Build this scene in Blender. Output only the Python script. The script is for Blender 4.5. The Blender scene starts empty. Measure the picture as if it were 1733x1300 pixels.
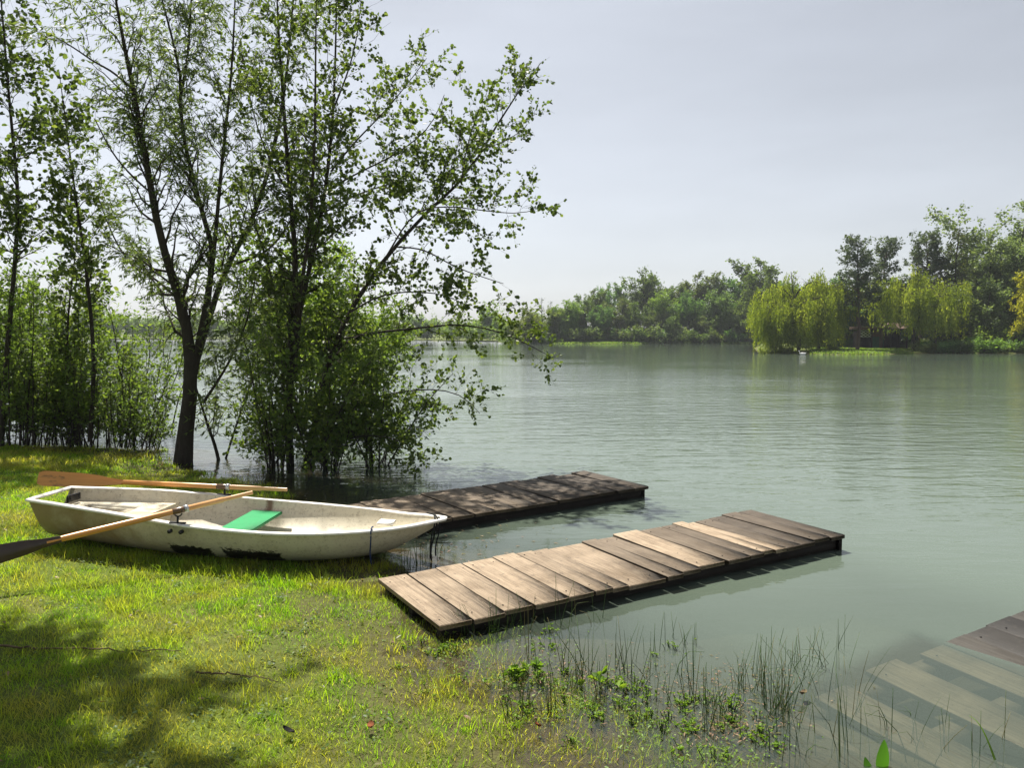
import bpy, math, random
import numpy as np
from mathutils import Vector, Matrix

# ------------------------------------------------------------------ basics
FPX, CX, CY = 1309.0, 866.5, 650.0
CAM_Z = 1.9
PITCH = math.atan((CY - 563.0) / FPX)
SUN_EL, SUN_AZ = math.radians(60.0), math.radians(-25.0)   # azimuth from +Y, clockwise positive
scene = bpy.context.scene
COL = scene.collection
rng = np.random.default_rng(7)
random.seed(7)

def ray(u, v):
    dx, dy = (u - CX) / FPX, (CY - v) / FPX
    c, s = math.cos(PITCH), math.sin(PITCH)
    return np.array([dx, c + s * dy, -s + c * dy])

def at(u, v, Y):
    d = ray(u, v)
    return np.array([0, 0, CAM_Z]) + d * (Y / d[1])

def on(u, v, z=0.0):
    d = ray(u, v)
    return np.array([0, 0, CAM_Z]) + d * ((z - CAM_Z) / d[2])

def tag(o, label=None, cat=None, group=None, kind=None):
    if label: o['label'] = label
    if cat: o['category'] = cat
    if group: o['group'] = group
    if kind: o['kind'] = kind
    return o

def empty(name, loc=(0, 0, 0), rz=0.0):
    o = bpy.data.objects.new(name, None)
    o.empty_display_size = 0.1
    o.location = [float(c) for c in loc]
    o.rotation_euler = (0, 0, rz)
    COL.objects.link(o)
    return o

def link(name, me, mat=None, parent=None):
    o = bpy.data.objects.new(name, me)
    COL.objects.link(o)
    if mat is not None and not me.materials: me.materials.append(mat)
    if parent is not None: o.parent = parent
    return o

def copy_tree(o, parent=None):
    c = o.copy()
    COL.objects.link(c)
    if parent is not None: c.parent = parent
    for ch in list(o.children): copy_tree(ch, c)
    return c

def np_mesh(name, V, F, smooth=False, attrs=None, corner=None):
    """F: list of int arrays (faces of one size each)."""
    me = bpy.data.meshes.new(name)
    V = np.asarray(V, np.float32)
    if isinstance(F, np.ndarray): F = [F]
    F = [f for f in F if len(f)]
    me.vertices.add(len(V)); me.vertices.foreach_set('co', V.ravel())
    nl = sum(f.size for f in F); npol = sum(len(f) for f in F)
    me.loops.add(nl); me.polygons.add(npol)
    me.loops.foreach_set('vertex_index', np.concatenate([f.ravel() for f in F]).astype(np.int32))
    tot = np.concatenate([np.full(len(f), f.shape[1]) for f in F])
    start = np.concatenate([[0], np.cumsum(tot)[:-1]])
    me.polygons.foreach_set('loop_start', start.astype(np.int32))
    me.polygons.foreach_set('loop_total', tot.astype(np.int32))
    if smooth: me.polygons.foreach_set('use_smooth', np.ones(npol, bool))
    for k, a in (attrs or {}).items():
        at_ = me.attributes.new(k, 'FLOAT', 'POINT')
        at_.data.foreach_set('value', np.asarray(a, np.float32))
    me.update(calc_edges=True)
    return me

class MB:
    """collects boxes, tubes and strips into one mesh, with a float attribute rnd"""
    def __init__(s): s.V = []; s.F3 = []; s.F4 = []; s.A = []; s.n = 0
    def add(s, V, F, a=0.5):
        V = np.asarray(V, float)
        for f in F:
            f = [i + s.n for i in f]
            if len(f) == 4: s.F4.append(f)
            elif len(f) == 3: s.F3.append(f)
            else:
                for k in range(1, len(f) - 1): s.F3.append([f[0], f[k], f[k + 1]])
        s.V.append(V); s.A.append(np.full(len(V), a)); s.n += len(V)
    def box(s, c, size, M=None, a=0.5, ch=0.0):
        hx, hy, hz = [d / 2 for d in size]
        if ch <= 0:
            P = np.array([[x, y, z] for z in (-hz, hz) for y in (-hy, hy) for x in (-hx, hx)])
            F = [(0, 2, 3, 1), (4, 5, 7, 6), (0, 1, 5, 4), (2, 6, 7, 3), (0, 4, 6, 2), (1, 3, 7, 5)]
        else:      # chamfered box: 24 vertices
            P = []; idx = {}
            for sx in (-1, 1):
                for sy in (-1, 1):
                    for sz in (-1, 1):
                        for ax in range(3):
                            p = [sx * (hx - ch), sy * (hy - ch), sz * (hz - ch)]
                            p[ax] = (sx * hx, sy * hy, sz * hz)[ax]
                            idx[(sx, sy, sz, ax)] = len(P); P.append(p)
            P = np.array(P); F = []
            for ax in range(3):
                for sg in (-1, 1):
                    o1, o2 = [(1, 2), (0, 2), (0, 1)][ax]
                    q = []
                    for a1, a2 in ((-1, -1), (1, -1), (1, 1), (-1, 1)):
                        k = [0, 0, 0]; k[ax] = sg; k[o1] = a1; k[o2] = a2
                        q.append(idx[(k[0], k[1], k[2], ax)])
                    F.append(q)
            for ax in range(3):                       # edges along axis ax
                o1, o2 = [(1, 2), (0, 2), (0, 1)][ax]
                for a1 in (-1, 1):
                    for a2 in (-1, 1):
                        q = []
                        for sg, axx in ((-1, o1), (-1, o2), (1, o2), (1, o1)):
                            k = [0, 0, 0]; k[ax] = sg; k[o1] = a1; k[o2] = a2
                            q.append(idx[(k[0], k[1], k[2], axx)])
                        F.append(q)
            for sx in (-1, 1):
                for sy in (-1, 1):
                    for sz in (-1, 1): F.append([idx[(sx, sy, sz, ax)] for ax in range(3)])
        if M is not None: P = P @ np.array(M).T
        s.add(P + np.array(c), F, a)
    def tube(s, pts, rad, k=10, a=0.5, flat=1.0):
        pts = np.asarray(pts, float); n = len(pts)
        rad = np.full(n, rad) if np.isscalar(rad) else np.asarray(rad)
        t = np.gradient(pts, axis=0); t /= np.linalg.norm(t, axis=1)[:, None] + 1e-9
        ref = np.array([0, 0, 1.0]) if abs(t[:, 2]).mean() < 0.8 else np.array([1.0, 0, 0])
        A = np.cross(t, ref); A /= np.linalg.norm(A, axis=1)[:, None] + 1e-9
        B = np.cross(A, t)
        th = np.linspace(0, 2 * np.pi, k, endpoint=False)
        P = pts[:, None] + rad[:, None, None] * (A[:, None] * np.cos(th)[None, :, None] * flat + B[:, None] * np.sin(th)[None, :, None])
        F = [(i * k + j, i * k + (j + 1) % k, (i + 1) * k + (j + 1) % k, (i + 1) * k + j) for i in range(n - 1) for j in range(k)]
        F.append(list(range(k - 1, -1, -1))); F.append([(n - 1) * k + j for j in range(k)])
        s.add(P.reshape(-1, 3), F, a)
    def grid(s, P, closed=False, a=0.5):
        n, m = P.shape[:2]
        F = []
        for i in range(n - 1):
            for j in range(m if closed else m - 1):
                j2 = (j + 1) % m
                F.append((i * m + j, i * m + j2, (i + 1) * m + j2, (i + 1) * m + j))
        s.add(P.reshape(-1, 3), F, a)
    def build(s, name, mat, parent=None, smooth=False, bevel=0.0):
        V = np.concatenate(s.V)
        F = []
        if s.F4: F.append(np.array(s.F4))
        if s.F3: F.append(np.array(s.F3))
        me = np_mesh(name, V, F, smooth, {'rnd': np.concatenate(s.A)})
        o = link(name, me, mat, parent)
        if bevel:
            b = o.modifiers.new('bevel', 'BEVEL'); b.width = bevel; b.segments = 2; b.limit_method = 'ANGLE'
        return o

# ------------------------------------------------------------------ materials
class NT:
    def __init__(s, name):
        s.m = bpy.data.materials.new(name); s.m.use_nodes = True
        s.t = s.m.node_tree; s.t.nodes.clear()
        s.out = s.t.nodes.new('ShaderNodeOutputMaterial')
    def n(s, typ, props=None, **inp):
        nd = s.t.nodes.new(typ)
        for k, v in (props or {}).items(): setattr(nd, k, v)
        for k, v in inp.items():
            key = int(k[1:]) if k[0] == '_' and k[1:].isdigit() else k.replace('_', ' ')
            s.set(nd.inputs[key], v)
        return nd
    def set(s, sock, v):
        if isinstance(v, bpy.types.NodeSocket): s.t.links.new(v, sock)
        elif isinstance(v, bpy.types.Node): s.t.links.new(v.outputs[0], sock)
        else:
            if isinstance(v, (tuple, list)) and len(v) == 3 and sock.type == 'RGBA': v = (*v, 1)
            sock.default_value = v
    def math(s, op, a, b=0.0, c=None, clamp=False):
        nd = s.t.nodes.new('ShaderNodeMath'); nd.operation = op; nd.use_clamp = clamp
        s.set(nd.inputs[0], a); s.set(nd.inputs[1], b)
        if c is not None: s.set(nd.inputs[2], c)
        return nd.outputs[0]
    def ramp(s, fac, stops, interp='LINEAR'):
        nd = s.t.nodes.new('ShaderNodeValToRGB'); cr = nd.color_ramp; cr.interpolation = interp
        while len(cr.elements) < len(stops): cr.elements.new(0.5)
        for e, (p, c) in zip(cr.elements, stops):
            e.position = p
            e.color = (c, c, c, 1) if np.isscalar(c) else (*c, 1)
        s.set(nd.inputs[0], fac)
        return nd.outputs[0]
    def mix(s, fac, a, b, blend='MIX'):
        nd = s.t.nodes.new('ShaderNodeMix'); nd.data_type = 'RGBA'; nd.blend_type = blend; nd.clamp_factor = True
        s.set(nd.inputs[0], fac); s.set(nd.inputs[6], a); s.set(nd.inputs[7], b)
        return nd.outputs[2]
    def noise(s, vec, scale, detail=3.0, rough=0.5, dist=0.0):
        nd = s.n('ShaderNodeTexNoise', Vector=vec, Scale=scale, Detail=detail, Roughness=rough, Distortion=dist)
        return nd.outputs[0]
    def coord(s, which='Object'): return s.n('ShaderNodeTexCoord').outputs[which]
    def mapping(s, vec, scale=(1, 1, 1), rot=(0, 0, 0), loc=(0, 0, 0)):
        return s.n('ShaderNodeMapping', Vector=vec, Scale=scale, Rotation=rot, Location=loc).outputs[0]
    def attr(s, name='rnd'): return s.n('ShaderNodeAttribute', {'attribute_name': name}).outputs['Fac']
    def bump(s, h, strength=0.3, dist=0.01): return s.n('ShaderNodeBump', Height=h, Strength=strength, Distance=dist).outputs[0]
    def pbr(s, col, rough=0.6, normal=None, spec=0.3, metal=0.0):
        nd = s.n('ShaderNodeBsdfPrincipled', Base_Color=col, Roughness=rough, Metallic=metal)
        s.set(nd.inputs['Specular IOR Level'], spec)
        if normal is not None: s.set(nd.inputs['Normal'], normal)
        return nd.outputs[0]
    def done(s, sh):
        s.t.links.new(sh, s.out.inputs['Surface']); return s.m

def mat_leaf(name, stops, trans=0.45, tcol=1.6, objvar=0.0, rough=0.45, spec=0.25):
    t = NT(name)
    r = t.attr('rnd')
    col = t.ramp(r, stops)
    if objvar:
        oi = t.n('ShaderNodeObjectInfo').outputs['Random']
        hs = t.n('ShaderNodeHueSaturation', Color=col)
        t.set(hs.inputs['Hue'], t.math('MULTIPLY_ADD', oi, 0.06 * objvar, 0.5 - 0.03 * objvar))
        t.set(hs.inputs['Value'], t.math('MULTIPLY_ADD', oi, 0.5 * objvar, 1 - 0.25 * objvar))
        col = hs.outputs[0]
    p = t.pbr(col, rough, spec=spec)
    tc = t.mix(1.0, col, (1.30 * tcol, 1.22 * tcol, 0.5 * tcol), 'MULTIPLY')
    tr = t.n('ShaderNodeBsdfTranslucent', Color=tc).outputs[0]
    mx = t.n('ShaderNodeMixShader', _0=trans, _1=p, _2=tr).outputs[0]
    return t.done(mx)

def mat_bark(name, c1, c2, scale=6):
    t = NT(name)
    v = t.mapping(t.coord(), (1, 1, 0.25))
    n = t.noise(v, scale * 4, 5, 0.65)
    col = t.mix(n, c1, c2)
    return t.done(t.pbr(col, 0.9, t.bump(n, 0.8, 0.02), 0.15))

def mat_plain(name, c, rough=0.5, spec=0.4, metal=0.0, var=0.3, scale=12, bump=0.1):
    t = NT(name)
    n = t.noise(t.coord(), scale, 4, 0.6)
    c2 = tuple(x * (1 - var) for x in c)
    return t.done(t.pbr(t.mix(n, c2, c), rough, t.bump(n, bump, 0.005), spec, metal))

def mat_wood(name, dark, light, grain_axis='y', wet=0.0):
    """weathered boards: rnd picks the tone of a board, grain runs along the board"""
    t = NT(name)
    r = t.attr('rnd'); oc = t.coord()
    off = t.n('ShaderNodeCombineXYZ', X=t.math('MULTIPLY', r, 13.7), Y=t.math('MULTIPLY', r, 7.1), Z=0.0).outputs[0]
    vv = t.n('ShaderNodeVectorMath', {'operation': 'ADD'}, _0=oc, _1=off).outputs[0]
    v = t.mapping(vv, (1, 0.06, 1) if grain_axis == 'y' else (0.06, 1, 1))
    g = t.noise(v, 60, 6, 0.65, 0.6)
    blot = t.noise(vv, 3.5, 4, 0.6, 0.4)
    fine = t.noise(vv, 120, 2, 0.5)
    base = t.mix(r, dark, light)
    lo = t.mix(1.0, base, (0.34, 0.32, 0.30), 'MULTIPLY')
    col = t.mix(t.ramp(g, [(0.32, 1.0), (0.62, 0.0)]), base, lo)
    col = t.mix(t.ramp(blot, [(0.45, 0.0), (0.66, 0.85)]), col, t.mix(1.0, col, (0.50, 0.47, 0.43), 'MULTIPLY'))
    spots = t.noise(vv, 22, 3, 0.6)
    col = t.mix(t.ramp(spots, [(0.62, 0.0), (0.70, 0.8)]), col, (0.05, 0.042, 0.034))
    col = t.mix(t.math('MULTIPLY', fine, 0.35), col, t.mix(1.0, base, (1.5, 1.45, 1.4), 'MULTIPLY'))
    h = t.math('ADD', g, t.math('MULTIPLY', blot, 0.3))
    return t.done(t.pbr(col, 0.75 - 0.3 * wet, t.bump(h, 0.6, 0.006), 0.25))

MT = {}
MT['alder'] = mat_leaf('alder_leaf', [(0, (0.035, 0.06, 0.018)), (0.6, (0.075, 0.118, 0.032)), (1, (0.15, 0.20, 0.06))], 0.48)
MT['willow'] = mat_leaf('willow_leaf', [(0, (0.06, 0.10, 0.035)), (0.6, (0.10, 0.15, 0.05)), (1, (0.16, 0.21, 0.08))], 0.45)
MT['bush'] = mat_leaf('bush_leaf', [(0, (0.055, 0.095, 0.028)), (0.6, (0.10, 0.165, 0.042)), (1, (0.18, 0.25, 0.065))], 0.52)
MT['bright'] = mat_leaf('bright_leaf', [(0, (0.07, 0.13, 0.03)), (0.6, (0.11, 0.18, 0.04)), (1, (0.18, 0.25, 0.06))], 0.5)
MT['far'] = mat_leaf('far_leaf', [(0, (0.05, 0.095, 0.035)), (0.6, (0.09, 0.155, 0.05)), (1, (0.135, 0.205, 0.065))], 0.5, 1.5, 1.0)
MT['far_light'] = mat_leaf('far_light_leaf', [(0, (0.08, 0.13, 0.03)), (0.6, (0.13, 0.20, 0.045)), (1, (0.18, 0.255, 0.06))], 0.5, 1.5, 0.8)
MT['weep'] = mat_leaf('weeping_leaf', [(0, (0.11, 0.16, 0.020)), (0.6, (0.19, 0.255, 0.034)), (1, (0.30, 0.36, 0.06))], 0.5, 1.5)
MT['pine'] = mat_leaf('pine_needle', [(0, (0.04, 0.065, 0.045)), (0.6, (0.07, 0.105, 0.065)), (1, (0.11, 0.15, 0.09))], 0.3)
MT['cedar'] = mat_leaf('cedar_spray', [(0, (0.035, 0.06, 0.02)), (0.6, (0.065, 0.095, 0.03)), (1, (0.12, 0.13, 0.04))], 0.25)
MT['silver'] = mat_leaf('silver_leaf', [(0, (0.07, 0.115, 0.05)), (0.6, (0.13, 0.19, 0.085)), (1, (0.22, 0.28, 0.15))], 0.45, 1.4)
MT['yellow'] = mat_leaf('yellow_leaf', [(0, (0.20, 0.22, 0.02)), (0.6, (0.30, 0.31, 0.03)), (1, (0.42, 0.40, 0.05))], 0.45, 1.3)
MT['bark'] = mat_bark('bark', (0.02, 0.017, 0.014), (0.07, 0.06, 0.05))
MT['bark_pine'] = mat_bark('pine_bark', (0.06, 0.045, 0.035), (0.15, 0.11, 0.085))
MT['reed'] = mat_leaf('rush_stem', [(0, (0.03, 0.06, 0.018)), (0.7, (0.075, 0.14, 0.03)), (1, (0.16, 0.15, 0.06))], 0.25)
MT['plant'] = mat_leaf('water_leaf', [(0, (0.08, 0.16, 0.02)), (0.6, (0.14, 0.25, 0.03)), (1, (0.22, 0.33, 0.05))], 0.45, 1.4)

def mat_grass():
    t = NT('grass_blade')
    r = t.attr('rnd')
    pos = t.n('ShaderNodeNewGeometry').outputs['Position']
    n1 = t.noise(pos, 0.9, 4, 0.6)
    n2 = t.noise(pos, 4.0, 3, 0.6)
    green = t.ramp(r, [(0, (0.085, 0.175, 0.010)), (0.5, (0.175, 0.315, 0.016)), (0.92, (0.29, 0.41, 0.024)), (1, (0.46, 0.38, 0.15))])
    yel = t.ramp(r, [(0, (0.19, 0.20, 0.03)), (0.5, (0.29, 0.28, 0.05)), (1, (0.42, 0.36, 0.11))])
    f = t.math('MULTIPLY_ADD', n2, 0.5, t.math('MULTIPLY', n1, 0.8))
    col = t.mix(t.ramp(f, [(0.54, 0.0), (0.74, 1.0)]), green, yel)
    p = t.pbr(col, 0.45, spec=0.25)
    tr = t.n('ShaderNodeBsdfTranslucent', Color=t.mix(1.0, col, (2.0, 2.15, 0.7), 'MULTIPLY')).outputs[0]
    return t.done(t.n('ShaderNodeMixShader', _0=0.5, _1=p, _2=tr).outputs[0])
MT['grass'] = mat_grass()

def mat_ground():
    t = NT('ground_soil')
    g = t.n('ShaderNodeNewGeometry'); pos = g.outputs['Position']
    z = t.n('ShaderNodeSeparateXYZ', Vector=pos).outputs['Z']
    n1 = t.noise(pos, 1.3, 5, 0.6); n2 = t.noise(pos, 14, 4, 0.65); n3 = t.noise(pos, 70, 3, 0.6)
    turf = t.mix(t.math('MULTIPLY_ADD', n3, .6, t.math('MULTIPLY', n2, .4)), (0.025, 0.045, 0.008), (0.15, 0.19, 0.03))
    turf = t.mix(t.ramp(n1, [(0.52, 0.0), (0.72, 0.8)]), turf, t.mix(n3, (0.10, 0.075, 0.035), (0.22, 0.17, 0.085)))
    mud = t.mix(n2, (0.045, 0.035, 0.02), (0.10, 0.08, 0.045))
    sand = t.mix(n2, (0.06, 0.06, 0.045), (0.11, 0.10, 0.07))
    zz = t.math('MULTIPLY_ADD', n2, 0.05, z)
    c = t.mix(t.ramp(t.math('MULTIPLY_ADD', zz, 2.0, 0.5), [(0.53, 0.0), (0.66, 1.0)]), mud, turf)
    c = t.mix(t.ramp(t.math('MULTIPLY_ADD', zz, 1.0, 0.5), [(0.36, 1.0), (0.47, 0.0)]), c, sand)
    h = t.math('ADD', n3, t.math('MULTIPLY', n2, 2))
    return t.done(t.pbr(c, 0.9, t.bump(h, 0.6, 0.02), 0.15))
MT['ground'] = mat_ground()

def mat_water():
    t = NT('lake_water')
    pos = t.n('ShaderNodeNewGeometry').outputs['Position']
    wind = t.noise(t.mapping(pos, (0.05, 0.09, 1)), 1.0, 3, 0.5)
    sep = t.n('ShaderNodeSeparateXYZ', Vector=pos)
    y = sep.outputs['Y']
    a = t.noise(t.mapping(pos, (0.8, 2.2, 1), (0, 0, math.radians(-12))), 1.35, 4, 0.55, 0.3)
    b = t.noise(t.mapping(pos, (0.55, 1.6, 1), (0, 0, math.radians(4))), 3.8, 3, 0.5, 0.2)
    c = t.noise(t.mapping(pos, (0.4, 1.2, 1), (0, 0, math.radians(-5))), 0.55, 2, 0.5, 0.2)
    h = t.math('ADD', t.math('MULTIPLY', a, 0.045), t.math('MULTIPLY', b, 0.017))
    h = t.math('ADD', h, t.math('MULTIPLY', c, 0.03))
    grow = t.n('ShaderNodeMapRange', Value=y, _1=4.8, _2=12.0, _3=0.07, _4=1.0)
    fade = t.n('ShaderNodeMapRange', Value=y, _1=14.0, _2=60.0, _3=1.0, _4=0.30)
    st = t.math('MULTIPLY', t.math('MULTIPLY', grow.outputs[0], fade.outputs[0]), t.ramp(wind, [(0.36, 0.22), (0.62, 1.05)]))
    nd = t.n('ShaderNodeBump', Height=h, Strength=1.0, Distance=1.0)
    t.set(nd.inputs['Height'], t.math('MULTIPLY', h, st))
    nrm = nd.outputs[0]
    fr = t.n('ShaderNodeFresnel', IOR=1.333, Normal=nrm).outputs[0]
    gl = t.n('ShaderNodeBsdfGlossy', Color=(0.96, 0.98, 0.97), Roughness=0.035, Normal=nrm).outputs[0]
    body = t.n('ShaderNodeBsdfDiffuse', Color=(0.104, 0.135, 0.104)).outputs[0]
    tr = t.n('ShaderNodeBsdfTransparent', Color=(0.84, 0.81, 0.69)).outputs[0]
    inner = t.n('ShaderNodeMixShader', _0=t.attr('murk'), _1=tr, _2=body).outputs[0]
    return t.done(t.n('ShaderNodeMixShader', _0=fr, _1=inner, _2=gl).outputs[0])
MT['water'] = mat_water()

# ------------------------------------------------------------------ camera, light, sky
cam = bpy.data.cameras.new('camera'); cam.sensor_width = 36; cam.lens = 36 * FPX / 1733.0
cam.clip_start = 0.05; cam.clip_end = 8000
co = bpy.data.objects.new('camera', cam); COL.objects.link(co)
co.location = (0, 0, CAM_Z); co.rotation_euler = (math.pi / 2 - PITCH, 0, 0)
scene.camera = co
to_sun = Vector((math.sin(SUN_AZ) * math.cos(SUN_EL), math.cos(SUN_AZ) * math.cos(SUN_EL), math.sin(SUN_EL)))
sl = bpy.data.lights.new('sun', 'SUN'); sl.energy = 5.0; sl.angle = math.radians(0.6); sl.color = (1.0, 0.94, 0.84)
so = bpy.data.objects.new('sun', sl); COL.objects.link(so)
so.rotation_euler = to_sun.to_track_quat('Z', 'Y').to_euler(); so.location = (-20, 40, 60)
w = bpy.data.worlds.new('World'); scene.world = w; w.use_nodes = True
wt = w.node_tree; wt.nodes.clear()
sky = wt.nodes.new('ShaderNodeTexSky'); sky.sky_type = 'NISHITA'; sky.sun_disc = False
sky.sun_elevation = SUN_EL; sky.sun_rotation = SUN_AZ
sky.air_density = 1.0; sky.dust_density = 1.3; sky.ozone_density = 1.0; sky.altitude = 100
hsv = wt.nodes.new('ShaderNodeHueSaturation'); hsv.inputs['Saturation'].default_value = 0.27
bg = wt.nodes.new('ShaderNodeBackground'); bg.inputs['Strength'].default_value = 0.060
wo = wt.nodes.new('ShaderNodeOutputWorld')
wt.links.new(sky.outputs[0], hsv.inputs['Color']); tint = wt.nodes.new('ShaderNodeMix'); tint.data_type = 'RGBA'; tint.blend_type = 'MULTIPLY'; tint.inputs[0].default_value = 1.0
tint.inputs[7].default_value = (0.97, 0.99, 1.03, 1)
tcw = wt.nodes.new('ShaderNodeTexCoord'); mpw = wt.nodes.new('ShaderNodeMapping'); mpw.inputs['Scale'].default_value = (1.2, 1.2, 6.0); mpw.inputs['Rotation'].default_value = (.12, .1, 0)
nzw = wt.nodes.new('ShaderNodeTexNoise'); nzw.inputs['Scale'].default_value = 1.6; nzw.inputs['Detail'].default_value = 4
mrw = wt.nodes.new('ShaderNodeMapRange'); mrw.inputs[1].default_value = .35; mrw.inputs[2].default_value = .7; mrw.inputs[3].default_value = .93; mrw.inputs[4].default_value = 1.08
wt.links.new(tcw.outputs['Generated'], mpw.inputs[0]); wt.links.new(mpw.outputs[0], nzw.inputs['Vector']); wt.links.new(nzw.outputs[0], mrw.inputs[0])
veil = wt.nodes.new('ShaderNodeMix'); veil.data_type = 'RGBA'; veil.blend_type = 'MULTIPLY'; veil.inputs[0].default_value = 1.0
wt.links.new(hsv.outputs[0], veil.inputs[6]); wt.links.new(mrw.outputs[0], veil.inputs[7]); wt.links.new(veil.outputs[2], tint.inputs[6]); wt.links.new(tint.outputs[2], bg.inputs['Color'])
wt.links.new(bg.outputs[0], wo.inputs['Surface'])
vs = scene.view_settings
vs.view_transform = 'Standard'; vs.look = 'None'; vs.gamma = 1; vs.exposure = 0.98
scene.render.engine = 'CYCLES'
cy = scene.cycles
cy.max_bounces = 8; cy.diffuse_bounces = 3; cy.glossy_bounces = 3; cy.transmission_bounces = 4; cy.transparent_max_bounces = 8
cy.use_denoising = True; cy.caustics_reflective = False; cy.caustics_refractive = False
cy.sample_clamp_indirect = 6.0

# ------------------------------------------------------------------ terrain
near_px = [(-400, 741), (-100, 748), (0, 752), (150, 757), (262, 764), (300, 795), (400, 812), (470, 836), (500, 870), (585, 930),
           (640, 1000), (672, 1050), (705, 1110), (775, 1190), (880, 1262), (985, 1335)]
NEAR = [tuple(on(u, v)[:2]) for u, v in near_px]
NEAR = [(-500, 160), (-90, 50), (-30, 19)] + NEAR + [(1.6, 2.3), (4.5, 1.4), (20, -4), (300, -60), (300, -900), (-900, -900), (-900, 160)]
far_px = [(1284, 582.3), (1276, 590), (1282, 596.5), (1340, 598.3), (1395, 600.3), (1490, 600.3), (1530, 598.8), (1620, 598.4), (1733, 598.4), (2100, 601)]
back_px = [(0, 574.5), (400, 575), (700, 576.5), (835, 578.5), (862, 581.2), (930, 581.7), (960, 582.3), (1085, 582.3), (1110, 581.8), (1200, 582.0)]
FARL = [(-900, 330), (-420, 250)] + [tuple(on(u, v)[:2]) for u, v in back_px + far_px] + [(900, 90), (6000, 90), (6000, 6000), (-6000, 6000), (-6000, 330)]

def sdf(P, poly):
    poly = np.array(poly); Q = np.roll(poly, -1, axis=0)
    d2 = np.full(len(P), 1e18); inside = np.zeros(len(P), bool)
    for a, b in zip(poly, Q):
        e = b - a; wv = P - a
        tt = np.clip((wv @ e) / (e @ e + 1e-12), 0, 1)
        df = wv - tt[:, None] * e
        d2 = np.minimum(d2, (df ** 2).sum(1))
        c = (a[1] > P[:, 1]) != (b[1] > P[:, 1])
        with np.errstate(divide='ignore', invalid='ignore'):
            xi = (b[0] - a[0]) * (P[:, 1] - a[1]) / (b[1] - a[1] + 1e-15) + a[0]
        inside ^= c & (P[:, 0] < xi)
    return np.sqrt(d2) * np.where(inside, 1, -1)

def wob(x, y, f, s=0.0):
    return (np.sin(x * f + 1.3 + s) * np.cos(y * f * 1.13 + .7 + 2 * s) + np.sin((x + y) * f * .71 + 2.1 + s) * np.cos((x - y) * f * .83 + s)) * .5

def ground_z(P):
    P = np.atleast_2d(np.asarray(P, float))[:, :2]
    d1 = sdf(P, NEAR); d2 = sdf(P, FARL)
    x, y = P[:, 0], P[:, 1]
    d1 = d1 + 0.10 * wob(x, y, 3.1) + 0.05 * wob(x, y, 8.3, 1)
    z1 = np.interp(d1, [-60, -15, -6, -3, -1.5, -.8, 0, .5, 1.2, 2.5, 5, 15, 60], [-2.5, -1.9, -1.0, -.46, -.2, -.08, 0, .018, .055, .13, .23, .30, .5])
    z1 = z1 + np.clip(1 - np.abs(d1) / 6, 0, 1) * (0.012 * wob(x, y, 5.3, 2) + 0.008 * wob(x, y, 13., 3) + .004 * wob(x, y, 31., 5))
    # silt lies shallow round the sunken dock
    qa_ = on(1375, 1203, 0)[:2]; qd_ = on(1733, 1021, 0)[:2] - qa_; qd_ = qd_ / np.linalg.norm(qd_)
    ua_, ub_ = (P - qa_) @ qd_, (P - qa_) @ np.array([qd_[1], -qd_[0]])
    dk = np.maximum(np.maximum(-1.2 - ua_, ua_ - 1.8), np.maximum(-.5 - ub_, ub_ - 2.2)); dk = np.clip(1 - dk / 1.5, 0, 1); dk = dk * dk * (3 - 2 * dk)
    z1 = z1 * (1 - dk) + np.maximum(z1, -.30 + .02 * wob(x, y, 4.)) * dk
    z2 = np.interp(d2, [-60, -15, -6, -2, 0, .6, 3, 12, 60, 3000], [-2.5, -1.9, -1.2, -.5, 0, .10, .18, .25, .5, 4.0])
    z2 = z2 + np.clip(d2 / 20, 0, 1) * 0.12 * wob(x, y, .11)
    return np.maximum(z1, z2), d1, d2

def warp_axis(n, c, a, lo, hi):
    s = np.linspace(math.asinh((lo - c) / a), math.asinh((hi - c) / a), n)
    return c + a * np.sinh(s)

def sheet(nx, ny, ext, c, a):
    xs = warp_axis(nx, c[0], a, -ext, ext); ys = warp_axis(ny, c[1], a, -ext * .2, ext)
    X, Y = np.meshgrid(xs, ys)
    P = np.stack([X.ravel(), Y.ravel()], 1)
    i = np.arange(nx * ny).reshape(ny, nx)
    F = np.stack([i[:-1, :-1], i[:-1, 1:], i[1:, 1:], i[1:, :-1]], -1).reshape(-1, 4)
    return P, F
P, F = sheet(620, 620, 5000, (-0.5, 5.5), 1.6)
Z, D1, D2 = ground_z(P)
tag(link('ground', np_mesh('ground', np.column_stack([P, Z]), F, True), MT['ground']), kind='structure')
P, F = sheet(420, 420, 1500, (0.5, 5.0), 1.6)
Z, D1, D2 = ground_z(P)
depth = np.clip(-Z, 0, None)
murk = np.clip(1 - np.exp(-depth * 4.2), 0.06, 0.97)
# the water is clear over the sunken dock: how far one sees depends on what lies under each point
qa = on(1375, 1203, 0)[:2]; qd = on(1733, 1021, 0)[:2] - qa; qd /= np.linalg.norm(qd); qn = np.array([qd[1], -qd[0]])
ua, ub = (P - qa) @ qd, (P - qa) @ qn
dd = np.maximum(np.maximum(-1.4 - ua, ua - 1.3), np.maximum(-.07 - ub, ub - 1.9))
kk = np.clip(1 - dd / .2, 0, 1); kk = kk * kk * (3 - 2 * kk)
murk = murk * (1 - kk) + np.minimum(murk, .38) * kk
tag(link('water', np_mesh('water', np.column_stack([P, np.zeros(len(P))]), F, True, {'murk': murk}), MT['water']), kind='structure')

# ------------------------------------------------------------------ plant growth tools (vectorised)
def norm(v): return v / (np.linalg.norm(v, axis=-1, keepdims=True) + 1e-9)

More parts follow.
